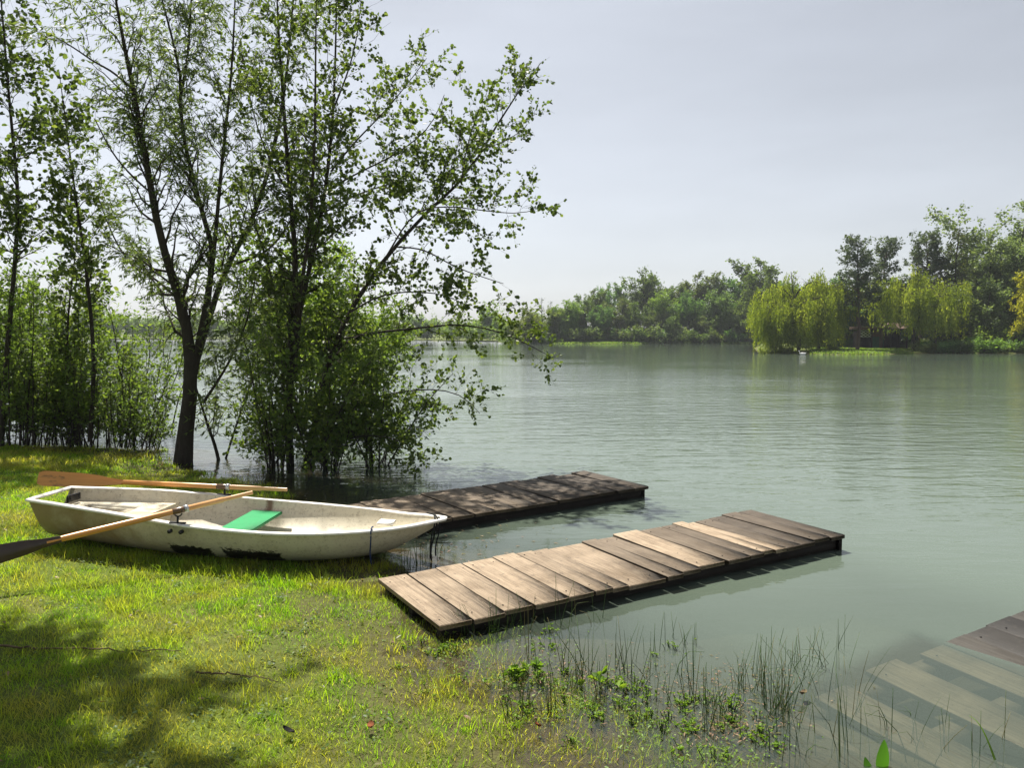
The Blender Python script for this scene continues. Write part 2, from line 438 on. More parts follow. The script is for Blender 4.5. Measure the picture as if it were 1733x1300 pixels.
def resample(pts, n=14):
    pts = np.asarray(pts, float)
    for _ in range(2):      # Chaikin, ends kept
        q = pts[:-1] * .75 + pts[1:] * .25; r = pts[:-1] * .25 + pts[1:] * .75
        m = np.empty((2 * len(q), 3)); m[0::2] = q; m[1::2] = r
        pts = np.vstack([pts[:1], m[1:-1], pts[-1:]])
    s = np.concatenate([[0], np.cumsum(np.linalg.norm(np.diff(pts, axis=0), axis=1))])
    u = np.linspace(0, s[-1], n)
    return np.stack([np.interp(u, s, pts[:, k]) for k in range(3)], 1)

def sample(P, idx, t):
    n = P.shape[1]; f = t * (n - 1); i = np.minimum(f.astype(int), n - 2); w_ = (f - i)[:, None]
    a = P[idx, i]; b = P[idx, i + 1]
    return a * (1 - w_) + b * w_, norm(b - a)

def sample_r(R, idx, t):
    n = R.shape[1]; f = t * (n - 1); i = np.minimum(f.astype(int), n - 2); w_ = f - i
    return R[idx, i] * (1 - w_) + R[idx, i + 1] * w_

def spawn(g, P, R, per_m, t0=.2, t1=1., length=1., shrink=.5, ang=(35, 65), up=.2, bend=.0, wig=.06, n=6, rfac=.55, rmin=.0015, lenfn=None, flatten=0.0, keep=None):
    L = np.linalg.norm(np.diff(P, axis=1), axis=2).sum(1)
    cnt = g.poisson(L * per_m * (t1 - t0))
    idx = np.repeat(np.arange(len(P)), cnt); K = len(idx)
    t = g.uniform(t0, t1, K)
    pos, tan = sample(P, idx, t)
    if keep is not None:
        k = keep(pos, t); idx, t, pos, tan = idx[k], t[k], pos[k], tan[k]; K = len(idx)
    rv = g.normal(size=(K, 3)); rv[:, 2] *= 1 - flatten
    perp = norm(np.cross(tan, np.cross(rv, tan)))
    a = np.radians(g.uniform(ang[0], ang[1], K))[:, None]
    d = norm(np.cos(a) * tan + np.sin(a) * perp + np.array([0, 0, up]))
    ln = (length if np.isscalar(length) else length[idx]) * (1 - shrink * t) * g.uniform(.55, 1.2, K)
    if lenfn is not None: ln = ln * lenfn(t, pos)
    s = np.linspace(0, 1, n)
    jit = np.cumsum(g.normal(size=(K, n, 3)), axis=1) * (wig * ln[:, None, None]) / math.sqrt(n); jit[:, 0] = 0
    C = pos[:, None] + d[:, None] * (ln[:, None] * s)[..., None] + jit
    C[..., 2] += (bend * ln[:, None] * s ** 2)
    r0 = np.maximum(np.minimum(sample_r(R, idx, t) * rfac, .022 * ln + .001), rmin)
    RC = r0[:, None] * (1 - .75 * s)[None]
    return C, np.maximum(RC, rmin * .6)

def tubes(groups):
    """groups: list of (P (M,n,3), R (M,n), k) -> V, F"""
    Vs, Fs, off = [], [], 0
    for P, R, k in groups:
        if len(P) == 0: continue
        M, n = P.shape[:2]
        t = norm(np.gradient(P, axis=1))
        ref = np.where(np.abs(t[..., 2:3]).mean(1, keepdims=True) < .75, np.array([0, 0, 1.]), np.array([1., 0, 0]))
        A = norm(np.cross(t, np.broadcast_to(ref, t.shape))); B = np.cross(A, t)
        th = np.linspace(0, 2 * np.pi, k, endpoint=False)
        V = P[:, :, None] + R[:, :, None, None] * (A[:, :, None] * np.cos(th)[:, None] + B[:, :, None] * np.sin(th)[:, None])
        i = np.arange(M * n * k).reshape(M, n, k); j = np.roll(i, -1, axis=2)
        Fq = np.stack([i[:, :-1], j[:, :-1], j[:, 1:], i[:, 1:]], -1).reshape(-1, 4)
        Vs.append(V.reshape(-1, 3)); Fs.append(Fq + off); off += M * n * k
    return np.concatenate(Vs), np.concatenate(Fs)

LEAF = {
    'round': (np.array([[0, 0, 0], [.35, .42, .10], [.78, .36, .06], [1, 0, -.08], [.78, -.36, .06], [.35, -.42, .10]]), [[0, 5, 4, 3], [0, 3, 2, 1]]),
    'oval': (np.array([[0, 0, 0], [.3, .26, .06], [.7, .22, .05], [1, 0, -.1], [.7, -.22, .05], [.3, -.26, .06]]), [[0, 5, 4, 3], [0, 3, 2, 1]]),
    'lance': (np.array([[0, 0, 0], [.4, .12, .03], [1, 0, -.08], [.4, -.12, .03]]), [[0, 3, 2, 1]]),
    'clump': (np.array([[0, 0, 0], [.35, .5, .12], [.85, .3, -.05], [1, -.15, .1], [.6, -.55, 0.]]), [[0, 4, 3, 2, 1]]),
}
def leaves(g, pos, d, size, shape='round', up=.6, a=None):
    N = len(pos)
    T, Fc = LEAF[shape]; k = len(T)
    d = norm(d)
    nr = norm(g.normal(size=(N, 3)) * (1 - up) + np.array([0, 0, up]))
    bi = norm(np.cross(nr, d)); nr = np.cross(d, bi)
    sz = (size * g.uniform(.45, 1.4, N))[:, None, None] if np.isscalar(size) else size[:, None, None]
    V = pos[:, None] + sz * (T[None, :, 0:1] * d[:, None] + T[None, :, 1:2] * bi[:, None] + T[None, :, 2:3] * nr[:, None])
    F = (np.arange(N)[:, None, None] * k + np.array(Fc)[None]).reshape(-1, len(Fc[0]))
    rnd = np.repeat(g.uniform(0, 1, N) if a is None else a, k)
    return V.reshape(-1, 3), F, rnd

def leaf_on(g, P, per_m, size, shape, t0=.1, spread=.9, up=.6, droop=0., tonefreq=1.1, jit=0.0, minper=1, tonep=None):
    L = np.linalg.norm(np.diff(P, axis=1), axis=2).sum(1)
    cnt = np.maximum(g.poisson(L * per_m), minper)
    idx = np.repeat(np.arange(len(P)), cnt); K = len(idx)
    pos, tan = sample(P, idx, g.uniform(t0, 1, K))
    if jit: pos = pos + g.normal(size=(K, 3)) * jit
    d = tan + g.normal(size=(K, 3)) * spread * .6 + np.array([0, 0, -droop])
    tone = g.uniform(0, 1, K) * .75 + .25 * (.5 + .5 * wob(pos[:, 0], pos[:, 2] * 1.3 + pos[:, 1], tonefreq))
    if tonep is not None: tone = tonep[idx] + g.normal(size=K) * .16
    return leaves(g, pos, d, size, shape, up, np.clip(tone, 0, 1))

def plant(name, loc, wood, leafparts, bark, leafmat, label, cat, group=None, rz=0., trunkname='trunk', crownname='crown'):
    loc = np.asarray(loc, float)
    root = empty(name, loc)
    tag(root, label, cat, group)
    V, F = tubes(wood)
    link(trunkname, np_mesh(trunkname, V - loc, F, True), bark, root)
    Vs, Fs, As, off = [], [], [], 0
    for V, F, a in leafparts:
        Vs.append(V); Fs.append(F + off); As.append(a); off += len(V)
    if Vs: link(crownname, np_mesh(crownname, np.concatenate(Vs) - loc, Fs if len({f.shape[1] for f in Fs}) > 1 else np.concatenate(Fs), False, {'rnd': np.concatenate(As)}), leafmat, root)
    root.rotation_euler.z = rz
    return root

def stems_from(list_px, Y0, r0s, g, tip=.006, n=14, dev=.5):
    """stems traced as pixel, depth-offset polylines -> world polylines with taper"""
    Ps, Rs = [], []
    for (pts, r0) in zip(list_px, r0s):
        W3 = [at(p[0], p[1], Y0 + (p[2] if len(p) > 2 else 0)) for p in pts]
        Ps.append(resample(W3, n)); s = np.linspace(0, 1, n)
        Rs.append(tip + (r0 - tip) * (1 - s) ** .8)
    return np.array(Ps), np.array(Rs)

# ------------------------------------------------------------------ rowing boat
def mat_hull():
    t = NT('boat_fibreglass')
    o = t.coord(); sp = t.n('ShaderNodeSeparateXYZ', Vector=o)
    x, y, z = sp.outputs
    n1 = t.noise(o, 2.2, 5, 0.65, 0.3); n2 = t.noise(o, 26, 4, 0.7); n3 = t.noise(t.mapping(o, (0.5, 0.5, 3)), 9, 4, 0.6)
    col = t.mix(t.ramp(n1, [(0.38, 0.0), (0.7, 0.55)]), (0.66, 0.61, 0.48), (0.42, 0.36, 0.25))
    col = t.mix(t.ramp(n2, [(0.52, 0.0), (0.72, 0.55)]), col, (0.26, 0.21, 0.14))
    col = t.mix(t.ramp(n3, [(0.60, 0.0), (0.8, 0.3)]), col, (0.30, 0.27, 0.20))
    # brown grime climbing the outside of the stern
    gr = t.math('MULTIPLY', t.ramp(t.math('MULTIPLY_ADD', n1, 1.1, t.math('MULTIPLY', x, -0.42)), [(0.0, 0.0), (0.5, 0.9)]), t.ramp(y, [(0.0, 1.0), (0.02, 0.0)]))
    col = t.mix(gr, col, (0.27, 0.185, 0.09))
    # green growth near the bottom towards the bow
    gz = t.ramp(t.math('MULTIPLY_ADD', n2, 0.12, z), [(0.12, 1.0), (0.24, 0.0)])
    col = t.mix(t.math('MULTIPLY', gz, 0.6), col, (0.12, 0.13, 0.06))
    # dark patches along the bilge (two ragged blots on the near side)
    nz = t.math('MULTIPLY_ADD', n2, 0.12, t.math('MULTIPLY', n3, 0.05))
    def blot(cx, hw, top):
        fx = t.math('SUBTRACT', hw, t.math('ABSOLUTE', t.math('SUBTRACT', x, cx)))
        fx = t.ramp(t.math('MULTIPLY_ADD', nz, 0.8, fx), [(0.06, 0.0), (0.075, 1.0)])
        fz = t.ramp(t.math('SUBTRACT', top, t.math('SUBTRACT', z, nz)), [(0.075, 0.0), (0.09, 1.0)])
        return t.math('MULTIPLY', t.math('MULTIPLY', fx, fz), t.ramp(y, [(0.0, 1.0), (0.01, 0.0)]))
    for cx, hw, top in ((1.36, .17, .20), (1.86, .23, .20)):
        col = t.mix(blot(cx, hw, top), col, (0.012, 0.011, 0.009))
    # rust run under the far rowlock, inside
    fx = t.ramp(t.math('ABSOLUTE', t.math('SUBTRACT', t.math('MULTIPLY_ADD', n2, 0.05, x), 1.66)), [(0.012, 1.0), (0.045, 0.0)])
    fz = t.math('MULTIPLY', t.ramp(z, [(0.18, 0.0), (0.30, 1.0)]), t.ramp(y, [(0.30, 0.0), (0.34, 1.0)]))
    col = t.mix(t.math('MULTIPLY', t.math('MULTIPLY', fx, fz), 0.85), col, (0.14, 0.06, 0.025))
    scr = t.noise(t.mapping(o, (1.2, 1.2, 30), (0, math.radians(9), 0)), 6, 5, 0.75, .4)
    col = t.mix(t.ramp(scr, [(0.60, 0.0), (0.66, 0.55)]), col, (0.25, 0.22, 0.17))
    fleck = t.noise(o, 75, 2, 0.5)
    col = t.mix(t.ramp(fleck, [(0.66, 0.0), (0.72, 0.7)]), col, (0.12, 0.10, 0.07))
    return t.done(t.pbr(col, 0.5, t.bump(n2, 0.15, 0.004), 0.35))
MT['hull'] = mat_hull()
def mat_rim():
    t = NT('boat_rim'); o = t.coord()
    n2 = t.noise(o, 18, 5, 0.7)
    col = t.mix(t.ramp(n2, [(0.52, 0.0), (0.75, 0.7)]), (0.80, 0.78, 0.72), (0.42, 0.34, 0.24))
    return t.done(t.pbr(col, 0.4, t.bump(n2, 0.15, 0.004), 0.4))
MT['rim'] = mat_rim()
MT['green'] = mat_plain('green_paint', (0.012, 0.30, 0.10), 0.5, 0.35, var=.35, scale=9)
MT['metal'] = mat_plain('galvanised_metal', (0.32, 0.32, 0.32), 0.4, 0.5, 1.0, scale=40)
MT['darkmetal'] = mat_plain('dark_metal', (0.03, 0.03, 0.032), 0.5, 0.4, 0.3, scale=40)
MT['rope_dark'] = mat_plain('dark_rope', (0.02, 0.022, 0.022), 0.9, 0.2, scale=90, bump=.6)
MT['rope_blue'] = mat_plain('blue_cord', (0.03, 0.05, 0.12), 0.8, 0.2, scale=90, bump=.6)

LB = 3.32
boat = empty('rowing_boat', (-3.906, 6.586, 0.065))
yaw, HEEL = -0.05, -0.019
boat.rotation_euler = (Matrix.Rotation(yaw, 3, 'Z') @ Matrix.Rotation(.051, 3, 'Y') @ Matrix.Rotation(HEEL, 3, 'X')).to_euler()
tag(boat, 'small dirty white rowing boat pulled up on the grass with its bow at the water', 'boat')
BM = Matrix.LocRotScale(boat.location, boat.rotation_euler, None)
def bl(x, y, z): return np.array(BM @ Vector((x, y, z)))
def pix(p):
    c, s = math.cos(PITCH), math.sin(PITCH); z = p[2] - CAM_Z; f = p[1] * c - z * s
    return CX + FPX * p[0] / f, CY - FPX * (p[1] * s + z * c) / f

T_ = np.array([0, .2, .45, .65, .8, .90, .96, 1.0])
HB = np.array([.285, .46, .572, .557, .425, .265, .145, .030])
SH = np.array([.45, .434, .386, .375, .387, .405, .43, .447])
KE = np.array([.11, .07, .045, .055, .09, .135, .18, .23])
def smooth_interp(t, ys):      # piecewise cubic hermite through the table
    m = np.gradient(ys, T_); i = np.clip(np.searchsorted(T_, t, side='right') - 1, 0, len(T_) - 2)
    h = T_[i + 1] - T_[i]; u = (t - T_[i]) / h
    return ((2*u**3-3*u**2+1)*ys[i] + (u**3-2*u**2+u)*h*m[i] + (-2*u**3+3*u**2)*ys[i+1] + (u**3-u**2)*h*m[i+1])
NS = 48
ts = np.linspace(0, 1, NS) ** .9
hb, sh, ke = smooth_interp(ts, HB), smooth_interp(ts, SH), smooth_interp(ts, KE)
def xs_at(t, zr):       # transom overhangs aft at the top, stem rakes forward at the top
    return LB * t - 0.10 * zr * (1 - t) ** 6 - 0.30 * (1 - zr) ** 1.3 * t ** 5
def section(i, inset=0.0, lift=0.0, m=15):
    th = np.linspace(0, np.pi / 2, m)
    y = np.sin(th) ** .64; zr = 1 - np.cos(th) ** .80
    y = y * (.85 + .15 * zr)
    b = max(hb[i] - inset, .004)
    z = ke[i] + lift + (sh[i] - ke[i] - lift) * zr
    zrel = (z - ke[i]) / (sh[i] - ke[i])
    x = xs_at(ts[i], zrel)
    right = np.stack([x, -b * y, z], 1)[::-1]; left = np.stack([x, b * y, z], 1)[1:]
    return np.concatenate([right, left])
def section_at(i, inset, lift):
    s = section(i, inset, lift); return s
outer = np.array([section(i) for i in range(NS)])
mb = MB(); mb.grid(outer[:, ::-1])
stern = outer[0]; c = stern.mean(0)
mb.add(np.vstack([stern, c]), [(k, k + 1, len(stern)) for k in range(len(stern) - 1)])
inner = np.array([section(i, .035, .05) for i in range(1, NS - 1)])
inner[0, :, 0] = inner[0, :, 0].clip(.0) * 0 + (0.05 - 0.10 * (inner[0, :, 2] - ke[1]) / (sh[1] - ke[1]))
mb.grid(inner)
s0 = inner[0]; c = s0.mean(0)
mb.add(np.vstack([s0, c]), [(k + 1, k, len(s0)) for k in range(len(s0) - 1)])
hull = mb.build('hull', MT['hull'], boat, True)
m_ = hull.modifiers.new('es', 'EDGE_SPLIT'); m_.split_angle = math.radians(50)
# rim: a rolled lip swept round the top edge
top = np.concatenate([np.stack([[xs_at(ts[i], 1.), -hb[i], sh[i]] for i in range(NS)]), np.stack([[xs_at(ts[i], 1.), hb[i], sh[i]] for i in range(NS - 1, -1, -1)])])
tr = np.stack([np.full(7, top[0, 0]), np.linspace(hb[0], -hb[0], 9)[1:-1], np.full(7, sh[0])], 1)
top = np.concatenate([top, tr])
tn = np.roll(top, -1, 0) - np.roll(top, 1, 0); tn[:, 2] = 0; tn = norm(tn); nr = np.stack([tn[:, 1], -tn[:, 0], np.zeros(len(tn))], 1)
prof = [(-.034, -.010), (-.032, .002), (-.01, .007), (.016, .006), (.025, -.002), (.025, -.013), (.015, -.018), (.004, -.015)]
ring = np.stack([top + nr * a + np.array([0, 0, b]) for a, b in prof], 1)
ring = np.concatenate([ring, ring[:1]])
mb = MB(); mb.grid(ring, closed=True); mb.build('gunwale', MT['rim'], boat, True)
# stern bench: moulded locker with a sunk tray
mb = MB()
def half(x): return float(np.interp(x, LB * ts, hb)) * .90 - .045
def prism(x0, x1, y0, y1, z0, z1, n=5):
    xs = np.linspace(x0, x1, n)
    f0 = y0 if callable(y0) else (lambda x: y0); f1 = y1 if callable(y1) else (lambda x: y1)
    Pp = np.array([[[x, f0(x), z0], [x, f1(x), z0], [x, f1(x), z1], [x, f0(x), z1]] for x in xs])
    mb.grid(Pp[:, ::-1], closed=True); mb.add(Pp[0], [(0, 1, 2, 3)]); mb.add(Pp[-1], [(3, 2, 1, 0)])
zt = .335
prism(.02, .16, lambda x: -half(x), half, zt - .05, zt)
prism(.162, .60, .15, half, zt - .05, zt); prism(.162, .60, lambda x: -half(x), -.15, zt - .05, zt)
prism(.602, .82, lambda x: -half(x), half, zt - .05, zt)
prism(.162, .60, -.148, .148, .21, zt - .07)
prism(.19, .57, .118, .146, zt - .069, zt - .012); prism(.19, .57, -.146, -.118, zt - .069, zt - .012); prism(.52, .57, -.116, .116, zt - .069, zt - .012)
prism(.78, .80, lambda x: -half(x) * .86, lambda x: half(x) * .86, .15, zt - .052)
mb.build('bench', MT['hull'], boat)
mb = MB(); mb.box((1.645, -.02, .295), (.275, .94, .026), ch=.006); mb.build('seat', MT['green'], boat)
mb = MB(); mb.box((2.83, .0, .37), (.14, .17, .03), ch=.006); mb.build('bow_cleat_block', MT['rim'], boat)
mb = MB(); mb.box((.03, .12, .395), (.02, .18, .06), a=.3, ch=.004)
for yy in (.06, .18): mb.tube([[.03, yy, .395], [.044, yy, .395]], .010, 8)
mb.build('transom_plate', MT['darkmetal'], boat)
def rowlock(x, sy):
    b = float(np.interp(x, LB * ts, hb)); z = float(np.interp(x, LB * ts, sh))
    mb = MB()
    mb.box((x, sy * (b + .0), z + .010), (.13, .03, .010), ch=.003)
    for dx in (-.045, .045):
        mb.tube([[x + dx, sy * (b + .012), z - .055], [x + dx, sy * (b + .045), z - .055]], .016, 10)
    mb.tube([[x, sy * b, z + .0], [x, sy * b, z + .06]], .009, 8)
    th = np.linspace(-.25 * math.pi, 1.25 * math.pi, 13)
    mb.tube([[x + .033 * math.cos(a), sy * b, z + .092 - .033 * math.sin(a)] for a in th], .006, 6)
    mb.build('rowlock', MT['darkmetal'], boat)
    return Vector((x, sy * b, z + .095))
def find_x(sy, u):
    xs = np.linspace(.2, 3., 200)
    us = [pix(bl(x, sy * float(np.interp(x, LB * ts, hb)), float(np.interp(x, LB * ts, sh))))[0] for x in xs]
    return float(xs[np.argmin(np.abs(np.array(us) - u))])
xn, xf = find_x(-1, 300), find_x(1, 380)
RLn = bl(*rowlock(xn, -1)); RLf = bl(*rowlock(xf, 1))

# ------------------------------------------------------------------ oars
def mat_oar():
    t = NT('varnished_wood'); o = t.coord()
    g = t.noise(t.mapping(o, (.05, 1, 1)), 45, 5, .6, .5); n = t.noise(t.mapping(o, (.35, 1, 1)), 7, 4, .65)
    x = t.n('ShaderNodeSeparateXYZ', Vector=o).outputs['X']
    col = t.mix(g, (0.55, 0.21, 0.04), (0.80, 0.38, 0.10))
    col = t.mix(t.ramp(x, [(0.0, 0.0), (0.9, 1.0)]), col, t.mix(g, (0.42, 0.22, 0.085), (0.62, 0.38, 0.17)))
    wear = t.math('MULTIPLY', t.ramp(n, [(0.60, 0.0), (0.68, .8)]), t.ramp(t.math('MULTIPLY', x, -1.0), [(0.42, 0.0), (0.62, 1.0)]))
    col = t.mix(wear, col, (0.045, 0.03, 0.02))
    return t.done(t.pbr(col, .28, t.bump(g, .1, .003), .5))
MT['oar'] = mat_oar()
MT['sleeve'] = mat_plain('oar_sleeve', (0.16, 0.09, 0.045), .25, .5, var=.4)
MT['leather'] = mat_plain('worn_collar', (0.55, 0.55, 0.56), .35, .5, .6, scale=30)
MT['oar_shaded'] = mat_plain('shaded_oar_wood', (0.075, 0.043, 0.022), .3, .5, var=.75, scale=9)  # near blade's shaded underside put into its colour as a darker wood
def oar(label, tip, handle, roll, lock_s, blade_mat='oar'):
    tip, handle = Vector(tip), Vector(handle)
    d = handle - tip; L = d.length; d.normalize()
    root = empty('oar', (tip + handle) / 2)
    Xd = d; Zd = Vector((0, 0, 1)); Yd = Zd.cross(Xd).normalized(); Zd = Xd.cross(Yd)
    M = Matrix((Xd, Yd, Zd)).transposed() @ Matrix.Rotation(roll, 3, 'X')
    root.rotation_euler = M.to_euler(); tag(root, label, 'oar')
    h = L / 2
    mb = MB()
    s = np.array([-h + .71, -h + .90, 0, h - .25, h - .24, h - .17, h])
    r = np.array([.020, .0235, .0235, .022, .0175, .0175, .0165])
    mb.tube(np.stack([s, 0 * s, 0 * s], 1), r, 14); mb.build('shaft', MT['oar'], root, True).modifiers.new('es', 'EDGE_SPLIT')
    # blade: tapering flat spoon with a raised spine
    u = np.linspace(0, 1, 22); x = -h + .80 * u
    wv = np.interp(u, [0, .03, .1, .5, .72, .86, 1], [.052, .066, .071, .066, .052, .032, .022])
    sp_ = np.interp(u, [0, .3, .7, 1], [.005, .009, .015, .021]); ed = np.interp(u, [0, .7, .9, 1], [.004, .006, .014, .02])
    ringp = []
    for k in range(22):
        ringp.append([[x[k], wv[k] * a, (sp_[k] * (1 - abs(a)) + ed[k] * abs(a)) * sg + .03 * (1 - u[k]) ** 2]
                      for a, sg in ((-1, 1), (-.5, 1), (0, 1), (.5, 1), (1, 1), (1, -1), (.5, -1), (0, -1), (-.5, -1), (-1, -1))])
    ringp = np.array(ringp); mb = MB(); mb.grid(ringp, closed=True)
    mb.add(ringp[0], [list(range(10))[::-1]])
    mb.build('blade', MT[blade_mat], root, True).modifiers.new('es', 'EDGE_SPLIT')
    xs = -h + L * lock_s
    mb = MB(); mb.tube([[xs - .06, 0, 0], [xs - .058, 0, 0], [xs + .058, 0, 0], [xs + .06, 0, 0]], [.0238, .0255, .0255, .0238], 14)
    mb.build('sleeve', MT['sleeve'], root, True)
    mb = MB(); mb.tube([[xs + .03, 0, 0], [xs + .06, 0, 0]], .030, 14); mb.build('collar', MT['leather'], root, True)
    return root
oar('varnished orange oar lying lengthwise along the far side of the rowing boat', at(68, 810, RLf[1] + .10), at(486, 829, RLf[1] - .04), math.radians(72), .745)
hd = at(427, 834, RLn[1] + .40); dv = RLn - hd; dv = dv / np.linalg.norm(dv)
dv = RLn + np.array([0, 0, .01]) - hd; dv /= np.linalg.norm(dv)
oar('oar crossing the near side of the boat, its dark blade reaching out over the grass', hd + dv * 2.22, hd, math.radians(80), .735, 'oar_shaded')

def rope_obj(name, label, cat, strands, r, mat):
    mb = MB()
    for pts in strands: mb.tube(resample(pts, 24), r, 6)
    return tag(mb.build(name, mat, None, True), label, cat)
tipw = bl(LB - .02, 0, .53)
g0 = lambda p, z: np.array([p[0], p[1], z])
rope_obj('mooring_rope', 'dark mooring rope looped over the bow of the boat and hanging to the water', 'rope',
         [[bl(LB - .16, .08, .46), bl(LB - .10, .02, .468), bl(LB - .05, -.05, .465), bl(LB - .045, -.09, .43), bl(LB - .06, -.09, .33), bl(LB - .09, -.08, .2), bl(LB - .08, -.08, .1)],
          [bl(LB - .10, .03, .468), bl(LB - .07, -.06, .468), bl(LB - .06, -.105, .42), bl(LB - .09, -.11, .28), bl(LB - .085, -.10, .12)],
          [bl(LB - .04, -.04, .465), bl(LB - .02, -.07, .36), bl(LB - .055, -.07, .22), bl(LB - .045, -.08, .14)]], .007, MT['rope_dark'])
rope_obj('cord', 'thin blue cord hanging over the near side of the boat close to the bow', 'cord',
         [[bl(2.78, -.28, .40), bl(2.79, -.36, .42), bl(2.795, -.425, .41), bl(2.80, -.425, .33), bl(2.79, -.40, .22), bl(2.80, -.37, .12)]], .006, MT['rope_blue'])

# ------------------------------------------------------------------ docks
MT['deck'] = mat_wood('weathered_deck', (0.036, 0.030, 0.025), (0.37, 0.29, 0.205))
MT['deck_wet'] = mat_wood('wet_deck', (0.016, 0.0145, 0.013), (0.34, 0.31, 0.25), wet=.6)
MT['beam'] = mat_wood('dock_beam', (0.010, 0.008, 0.007), (0.04, 0.032, 0.025), 'x')
def dock(label, A, B, width, side, widths, tones, zA, zB, mat, g, sag=None, gaps=None, pale=()):
    """A->B: the near long edge; side: +1 when the deck lies to the left of A->B. Boards run across."""
    A, B = np.array(A[:2]), np.array(B[:2]); d = B - A; L = np.linalg.norm(d); d /= L
    nrm_ = np.array([-d[1], d[0]]) * side
    root = empty('wooden_dock', (*A, 0), math.atan2(d[1], d[0])); tag(root, label, 'dock')
    widths = np.array(widths, float); widths *= L / widths.sum()
    x = 0; mb = MB(); pitch = math.atan2(zB - zA, L)
    for k, (w_, tn) in enumerate(zip(widths, tones)):
        if tn is None: x += w_; continue
        xc = x + w_ / 2; x += w_
        z = zA + (zB - zA) * xc / L + g.normal() * .0045 + (np.interp(xc / L, *sag) if sag else 0)
        ex = g.uniform(-.020, .020, 2)
        wy = width + ex[0]; yc = side * (width / 2) + ex[1]
        M = Matrix.Rotation(-pitch + g.normal() * .008, 3, 'Y') @ Matrix.Rotation(g.normal() * .007, 3, 'X') @ Matrix.Rotation(g.normal() * .005, 3, 'Z')
        t_ = MB() if k in pale else mb
        t_.box((xc, yc, z - .017), (w_ - g.uniform(.004, .012), wy, .034), M, a=tn, ch=.004)
        for yy in (.10, width - .10):
            for xx in (-.3, .3):
                t_.box((xc + xx * w_ + g.normal() * .006, side * yy + g.normal() * .01, z + .0012), (.008, .008, .004), M, a=0)
        if k in pale:
            o = t_.build('plank', mat, root); o['label'] = 'pale newer plank across the dock'
    mb.build('deck', mat, root)
    def beam(y, nm, th=.06, hh=.12, x0=0.03, x1=L - .03):
        m2 = MB(); n = 7
        for i in range(n):
            pass
        xs = np.linspace(x0, x1, 9); zz = zA + (zB - zA) * xs / L + (np.interp(xs / L, *sag) if sag else 0) - .044
        Pp = np.array([[[xx, y - th / 2, z_], [xx, y + th / 2, z_], [xx, y + th / 2, z_ - hh], [xx, y - th / 2, z_ - hh]] for xx, z_ in zip(xs, zz)])
        m2.grid(Pp, closed=True, a=.4); m2.add(Pp[0], [(0, 1, 2, 3)], .4); m2.add(Pp[-1], [(3, 2, 1, 0)], .4)
        return m2.build(nm, MT['beam'] if mat is not MT['deck_wet'] else mat, root)
    return root, beam, L, d, nrm_
gd = np.random.default_rng(21)
# nearer dock
zt = .155
A = on(745, 1063, .085); B = on(1432, 905, .145)
wd2 = [.245, .25, .235, .30, .22, .17, .16, .37, .17, .20, .30, .26, .17, .14, .14, .2, .2, .22, .2]
tn2 = [.80, .74, .78, .86, .80, .68, .66, .74, .40, .42, .92, .34, .28, .97, .93, .22, .16, .20, .14]
r, beam, L, d, n_ = dock('pale weathered wooden dock by the bow of the boat, leading into the lake', A, B, 1.07, 1, wd2, tn2, .09, .145, MT['deck'], gd,
    sag=([0, .12, .25, .5, .75, 1], [0, .0, .012, .0, .012, .0]), pale=(10, 13, 14))
for y in (.10, .535, .97): beam(y, 'beam')
mb = MB(); mb.box((L - .02, .535, .04), (.04, 1.0, .13), a=.3, ch=.004); mb.build('end_board', MT['beam'], r)
for xx in (.33, .63, .92):
    mb = MB(); mb.box((L * xx, .535, -.02), (.5, .80, .10), a=.2, ch=.03); mb.build('float', MT['darkmetal'], r)
# farther dock, darker
B = on(1097, 822, .145); A = on(745, 882, .11); A = A - (B - A) / np.linalg.norm((B - A)[:2]) * .75
wd1 = [.2, .22, .2, .26, .24, .25, .26, .27, .26, .28, .27, .26, .25, .22]
tn1 = [.62, .60, .58, .52, .46, .40, .40, .34, .24, .20, .15, .16, .12, .14]
r, beam, L, d, n_ = dock('darker dock behind the rowing boat, its boards blackened towards the lake end', A, B, 1.15, 1, wd1, tn1, .10, .145, MT['deck'], gd,
    sag=([0, .3, .6, 1], [0, .01, .0, .0]))
for y in (.10, .6, 1.08): beam(y, 'beam')
mb = MB(); mb.box((L - .02, .6, .04), (.04, 1.1, .13), a=.25, ch=.004); mb.build('end_board', MT['beam'], r)
for xx in (.4, .85):
    mb = MB(); mb.box((L * xx, .6, -.02), (.5, .9, .10), a=.2, ch=.03); mb.build('float', MT['darkmetal'], r)
# sunken dock at the right
A0 = on(1372, 1180, -.14); B = on(1733, 1021, .12)
dirv = (B - A0)[:2] / np.linalg.norm((B - A0)[:2]); A = A0[:2] - dirv * .45
wd3 = [.27, .18, .25, .18, .27, .15, .21, .21, .22, .24, .20, .24, .22, .24, .22, .24, .22, .24]
tn3 = [.45, None, .55, None, .62, None, .55, .12, .05, .02, .08, .02, .04, .05, .02, .04, .02, .03]
L3 = sum(wd3)
r, beam, L, d, n_ = dock('dock at the right whose wet boards sink under the shallow water', A, A + dirv * L3, 1.15, -1, wd3, tn3, -.178, -.178 + .107 * L3, MT['deck_wet'], gd)
for y in (-.07, -.575, -1.08): beam(y, 'beam', .11)

# ------------------------------------------------------------------ trees on the near bank
def gz(x, y): return float(ground_z([[x, y]])[0][0])

